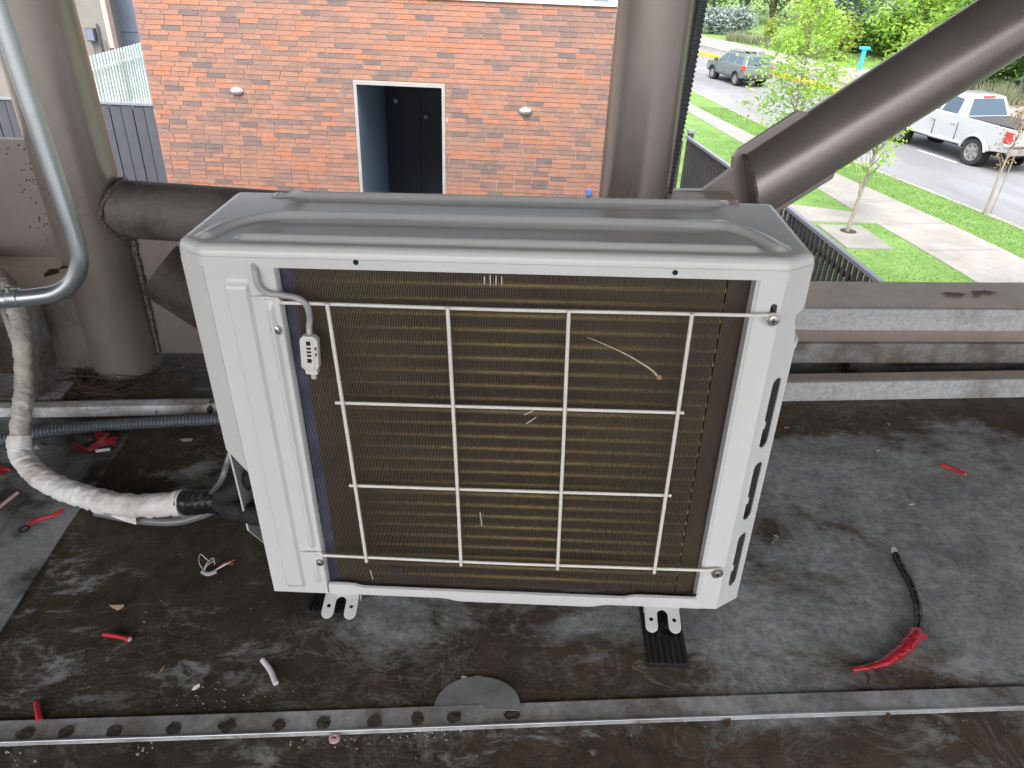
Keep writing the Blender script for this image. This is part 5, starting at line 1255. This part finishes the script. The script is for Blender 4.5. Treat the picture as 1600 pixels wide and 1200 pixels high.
suvs = dict(w=1.82, rear=-1.32, front=1.32, wr=.345, yf=2.2, yr=-2.15, shoulder=.98, sill=.40, flare=.032, flare_mat=M['darkplastic'], handle_mat=M['greypaint'], mirror=(.92, 1.05), mirror_mat=M['darkplastic'], step_mat=M['darkplastic'],
    prof_rear=[(.95, 1.06), (-2.02, 1.06), (-2.16, .98), (-2.18, .55), (-1.95, .44)], prof_front=[(1.76, .44), (2.15, .42), (2.25, .60), (2.20, .86), (2.0, .96)],
    under=[(-2.0, .34), (2.0, .34), (2.0, .5), (-2.0, .5)], handles=[(.05, .92), (-.82, .94)], seams=[.92, -.02, -.92],
    glass=dict(belt=1.04, roof=1.66, tumble=.27, prof=[(-2.10, 1.03), (-1.90, 1.60), (-1.70, 1.655), (.05, 1.665), (.30, 1.62), (1.12, 1.03)],
        side=[[(-1.72, 1.12), (-1.62, 1.50), (-1.02, 1.54), (-.98, 1.10)], [(-.90, 1.10), (-.92, 1.55), (-.08, 1.56), (-.04, 1.10)], [(.05, 1.10), (.00, 1.56), (.25, 1.53), (.84, 1.12)]],
        ends=[('rear_window', (-2.07, 1.14), (-1.925, 1.54), .12, -.012), ('windscreen', (1.05, 1.09), (.36, 1.58), .08, .012)]),
    tail=[(-2.20, -1.86, .86, 1.10, M['taillight'])])
ps_ = wz(1148, 134, LOW)
o_, f_, r_ = carmat(ps_, (-.21, .98), -1.32 * .76); M4 = frame(o_ + r_ * (.91 - .1) * .76 + Vector((0, 0, .004)), r_, f_) @ Matrix.Scale(.76, 4)
t, body = car('suv', 'grey-green SUV with a loaded roof rack driving away farther up the road', suvs, M4, M['greypaint'])
for y in (-1.2, -.2): obj('crossbar', G().box((-.70, y - .03, 1.745), (.70, y + .03, 1.775)), M['rim'], t, bevel=.008)
for s in (-1, 1): obj('roof_rail', G().tube([(s * .60, -1.6, 1.65), (s * .60, -1.4, 1.72), (s * .60, .05, 1.72), (s * .60, .2, 1.66)], .02, 8), M['rim'], t, smooth=50)
obj('roof_carrier', G().box((-.45, -1.45, 1.776), (.35, .05, 1.90)), M['lampglass'], t, bevel=.04); obj('rear_bumper', G().box((-.88, -2.26, .46), (.88, -2.14, .68)), M['darkplastic'], t, bevel=.03)
obj('rear_wiper', G().box((-.25, -2.125, 1.16), (.2, -2.10, 1.18)), M['black'], t)

# ================================================================== STREET FURNITURE
p = wz(1342, 112, GZ); t = thing('cyan_post', 'cyan T-shaped post on the grass across the road', 'post', loc=p)
obj('post', G().box((-.09, -.08, 0), (.09, .08, 1.0)), M['cyan'], t, bevel=.02); obj('head', G().box((-.24, -.12, 1.0005), (.24, .12, 1.14)), M['cyan'], t, bevel=.03); obj('plinth', G().box((-.75, -.4, .0), (.75, .4, .08)), M['coping'], t, bevel=.02)
p = wz(1590, 150, GZ); t = thing('lamp_post', 'slim grey lamp post at the right edge across the road', 'lamp post', loc=p)
obj('pole', G().tube([(0, 0, 0), (.0, 0, 3.5), (0, 0, 7)], [.09, .075, .06], 12), M['galv_pipe'], t, smooth=50); obj('base', G().box((-.2, -.2, 0), (.2, .2, .06)), M['kerb'], t)
obj('arm', G().tube([(0, 0, 6.9), (-.6, -.2, 7.25), (-1.4, -.4, 7.3)], .04, 8), M['galv_pipe'], t, smooth=50); obj('lamp_head', G().box((-1.9, -.52, 7.24), (-1.35, -.3, 7.36)), M['galv_pipe'], t, bevel=.02)

# ================================================================== TREES AND SHRUBS
def leaves(g, c, n, size, rg, spread, jitter=.5, flat=.75):
    """n leaf quads round point c."""
    for _ in range(n):
        p = c + Vector((rg.gauss(0, spread), rg.gauss(0, spread), rg.gauss(0, spread * flat)))
        a = Vector((rg.gauss(0, 1), rg.gauss(0, 1), rg.gauss(0, .5))).normalized(); b = a.cross(Vector((rg.gauss(0, .5), rg.gauss(0, .5), 1))).normalized()
        s = size * rg.uniform(.6, 1.35)
        g.add([p - a * s, p + b * s * .55 - a * s * .1, p + a * s, p - b * s * .55 + a * s * .1], [(0, 1, 2, 3)])
def tree(name, label, p, h, cr, trunk_h, m, n=160, per=16, size=.12, bark='bark', seed=1, shape=1.0, cat='tree', group=None, spread=None, lean=(0, 0), tr=.03, core=.25):
    rg = random.Random(seed); t = thing(name, label, cat, loc=p, group=group)
    top = Vector((lean[0], lean[1], h * .93)); tg = G()
    P = [Vector((0, 0, -.05)), Vector((lean[0] * .3 + rg.gauss(0, .02), lean[1] * .3, h * .33)), Vector((lean[0] * .65, lean[1] * .65 + rg.gauss(0, .02), h * .65)), top]
    SP = spline(P, 6); k = len(SP); tg.tube(SP, [tr * (1.25 if i == 0 else 1) * (1 - .85 * i / (k - 1)) + .004 for i in range(k)], 8)
    lg = G(); cz = (h + trunk_h) / 2; rz = (h - trunk_h) / 2
    for i in range(n):
        while True:
            q = Vector((rg.uniform(-1, 1), rg.uniform(-1, 1), rg.uniform(-1, 1)))
            if core < q.length <= 1: break
        wdt = (1 - .55 * max(0, q.z)) if shape < 1.5 else (1 - .5 * (q.z + 1) * .9)
        lump = .72 + .5 * abs(mnoise.noise(Vector((q.x * 1.7 + seed, q.y * 1.7, q.z * 1.7))))
        c = Vector((q.x * cr * wdt * lump, q.y * cr * wdt * lump, cz + q.z * rz))
        ax_ = max(.05, min(.98, (c.z - rz * .35) / (h * .93))); at_ = SP[int(ax_ * (k - 1))]
        c += Vector((at_.x, at_.y, 0))
        if i % max(1, n // 34) == 0:
            mid_ = at_.lerp(c, .5) + Vector((0, 0, -.03 * cr)); tg.tube([at_, mid_, c], [tr * .38, tr * .22, tr * .08], 5)
        leaves(lg, c, per, size, rg, spread or cr * .13)
    obj('trunk', tg, M[bark], t, smooth=60); obj('crown', lg, m, t, fixn=False); return t
tree('young_tree', 'young lime green street tree behind the diagonal brace joint', wz(1222, 268, GZ), 4.2, 1.35, .3, M['lime'], n=270, per=17, size=.056, seed=3, tr=.035, bark='bark_pale', group='young street trees', spread=.15, core=.1)
tree('young_tree', 'slender young tree with sparse leaves in the paved tree pit', wz(1323, 362, GZ), 3.6, .62, 1.0, M['lime'], n=95, per=14, size=.048, seed=8, tr=.032, bark='bark_pale', group='young street trees', spread=.085, lean=(.52, .35), core=.05)
tree('young_tree', 'nearly bare sapling with tan leaves beside the pickup truck', wz(1538, 335, GZ), 2.7, .42, .95, M['brownleaf'], n=34, per=10, size=.036, seed=5, tr=.026, bark='bark_pale', group='young street trees', spread=.075, lean=(.30, .2), core=.05)
s_ = wz(1545, 332, GZ); obj('tree_stake', G().tube([s_ + Vector((.12, .1, -.05)), s_ + Vector((.26, .2, 1.15))], .014, 8), M['bark_pale'], label='thin stake leaning beside the tan-leaved sapling', cat='stake')
tree('young_tree', 'leafy branch tips of a street tree just right of the corrugated tube', wz(1075, 190, GZ) + Vector((-.6, 2.0, 0)), 3.4, .80, .8, M['lime'], n=46, per=10, size=.060, seed=14, tr=.035, bark='bark_pale', group='young street trees', spread=.14)
tree('young_tree', 'yellow-green young tree across the road above the SUV', wz(1255, 88, GZ), 4.1, 1.05, .7, M['lime2'], n=110, per=14, size=.11, seed=17, tr=.06, group='young street trees', spread=.20)
tree('young_tree', 'yellow-green young tree across the road left of the cyan post', wz(1310, 94, GZ), 2.2, 1.1, .3, M['lime2'], n=80, per=14, size=.11, seed=18, tr=.05, group='young street trees', spread=.22)
tree('young_tree', 'small yellow sapling by the pale grasses above the SUV', wz(1200, 72, GZ), 1.7, .5, .3, M['lime2'], n=40, per=12, size=.10, seed=19, tr=.04, group='young street trees', spread=.16)
GW = 'trees of the wood across the road'
WT = [  # px, py, height, crown radius, crown bottom, material, label
    (1112, 30, 9, 4.2, .6, 'green', 'mid green leafy tree at the top beside the corrugated tube'),
    (1165, 22, 15, 4.6, .8, 'olive', 'grey-brown conifer above the silver shrubs'),
    (1205, 40, 15, 3.8, .6, 'olive', 'grey-brown conifer behind the tall yellow-green tree, left one'),
    (1262, 32, 17, 4.6, .8, 'olive', 'grey-brown conifer behind the tall yellow-green tree, right one'),
    (1320, 50, 14, 4.0, .8, 'olive', 'dark brown conifer behind the blue-grey tree'),
    (1332, 60, 7.5, 2.5, 1.2, 'bluegrey', 'blue-grey leaved tree at the top between the conifers'),
    (1330, 80, 1.7, 1.9, .1, 'dgreen', 'deep green bush beneath the blue-grey tree'),
    (1385, 88, 2.2, 1.8, .1, 'green', 'green bush left of the big lime bush'),
    (1425, 98, 8.0, 3.9, .2, 'lime', 'big bright lime bush above the diagonal brace'),
    (1475, 90, 7.0, 3.0, .2, 'green', 'bright green tree right of the big lime bush'),
    (1510, 85, 14, 3.8, 1.0, 'olive', 'dark conifer above the upper end of the brace'),
    (1560, 95, 12, 4.2, .6, 'dgreen', 'deep green tree at the top right corner'),
    (1535, 140, 5.0, 2.6, .2, 'green', 'green bush under the brace at the right'),
    (1600, 142, 6.0, 3.0, .2, 'green', 'green bush behind the grey lamp post'),
    (1660, 165, 6.0, 3.0, .2, 'dgreen', 'deep green bush cut by the right edge'),
    (1480, 126, 3.2, 2.2, .1, 'lime', 'low lime bush hugging the underside of the brace'),
    (1085, 20, 12, 4.5, .5, 'dgreen', 'deep green tree partly hidden by the corrugated tube')]
for i, (px, py, h, cr_, th, mm, lab) in enumerate(WT):
    p = wz(px, py, GZ); sc = (p - CAM).length / 50
    tree('wood_tree', lab, p, h, cr_, th, M[mm], n=int(200 + 12 * cr_ * h), per=16, size=.13 if mm != 'olive' else .15, seed=100 + i, tr=.16, group=GW, spread=cr_ * .12, shape=2 if mm == 'olive' else 1, core=.35)
for i, (px, py, h, cr_, lab) in enumerate(((1116, 52, 1.5, 1.5, 'silvery round shrub behind the SUV, left of two'), (1148, 52, 1.6, 1.5, 'silvery round shrub behind the SUV, right of two'))):
    tree('silver_shrub', lab, wz(px, py, GZ), h, cr_, .1, M['silver'], n=170, per=14, size=.13, seed=60 + i, tr=.05, cat='shrub', group='silver shrubs', spread=.28)
for i, (px, py, h, cr_, lab) in enumerate(((1150, 64, .7, .9, 'tuft of pale tall grass right below the silver shrubs'), (1180, 68, .7, 1.4, 'pale grass mound above the roof of the SUV'), (1215, 74, .8, 1.6, 'pale grass mound under the yellow-green tree'), (1252, 84, .8, 1.5, 'pale grass mound nearest the far pavement'), (1290, 92, .8, 1.3, 'pale grass mound left of the cyan post'), (1562, 160, .9, 1.2, 'tawny grass tuft near the grey lamp post'))):
    rg = random.Random(200 + i); p = wz(px, py, GZ); g = G()
    for _ in range(420):
        r_0 = cr_ * math.sqrt(rg.random()) * .75; a = rg.random() * 6.28; b = Vector((r_0 * math.cos(a), r_0 * math.sin(a), 0)); d = Vector((math.cos(a) * .45 + rg.gauss(0, .25), math.sin(a) * .45 + rg.gauss(0, .25), 1)).normalized()
        L = h * rg.uniform(.5, 1.1); s = Vector((-d.y, d.x, .1)).normalized() * .03; g.add([b + s, b - s, b + d * L], [(0, 1, 2)])
    obj('grass_mound', g, M['drygrass'], label=lab, cat='tall grass', group='pale grass mounds across the road', M4=Matrix.Translation(p), recentre=False, fixn=False)
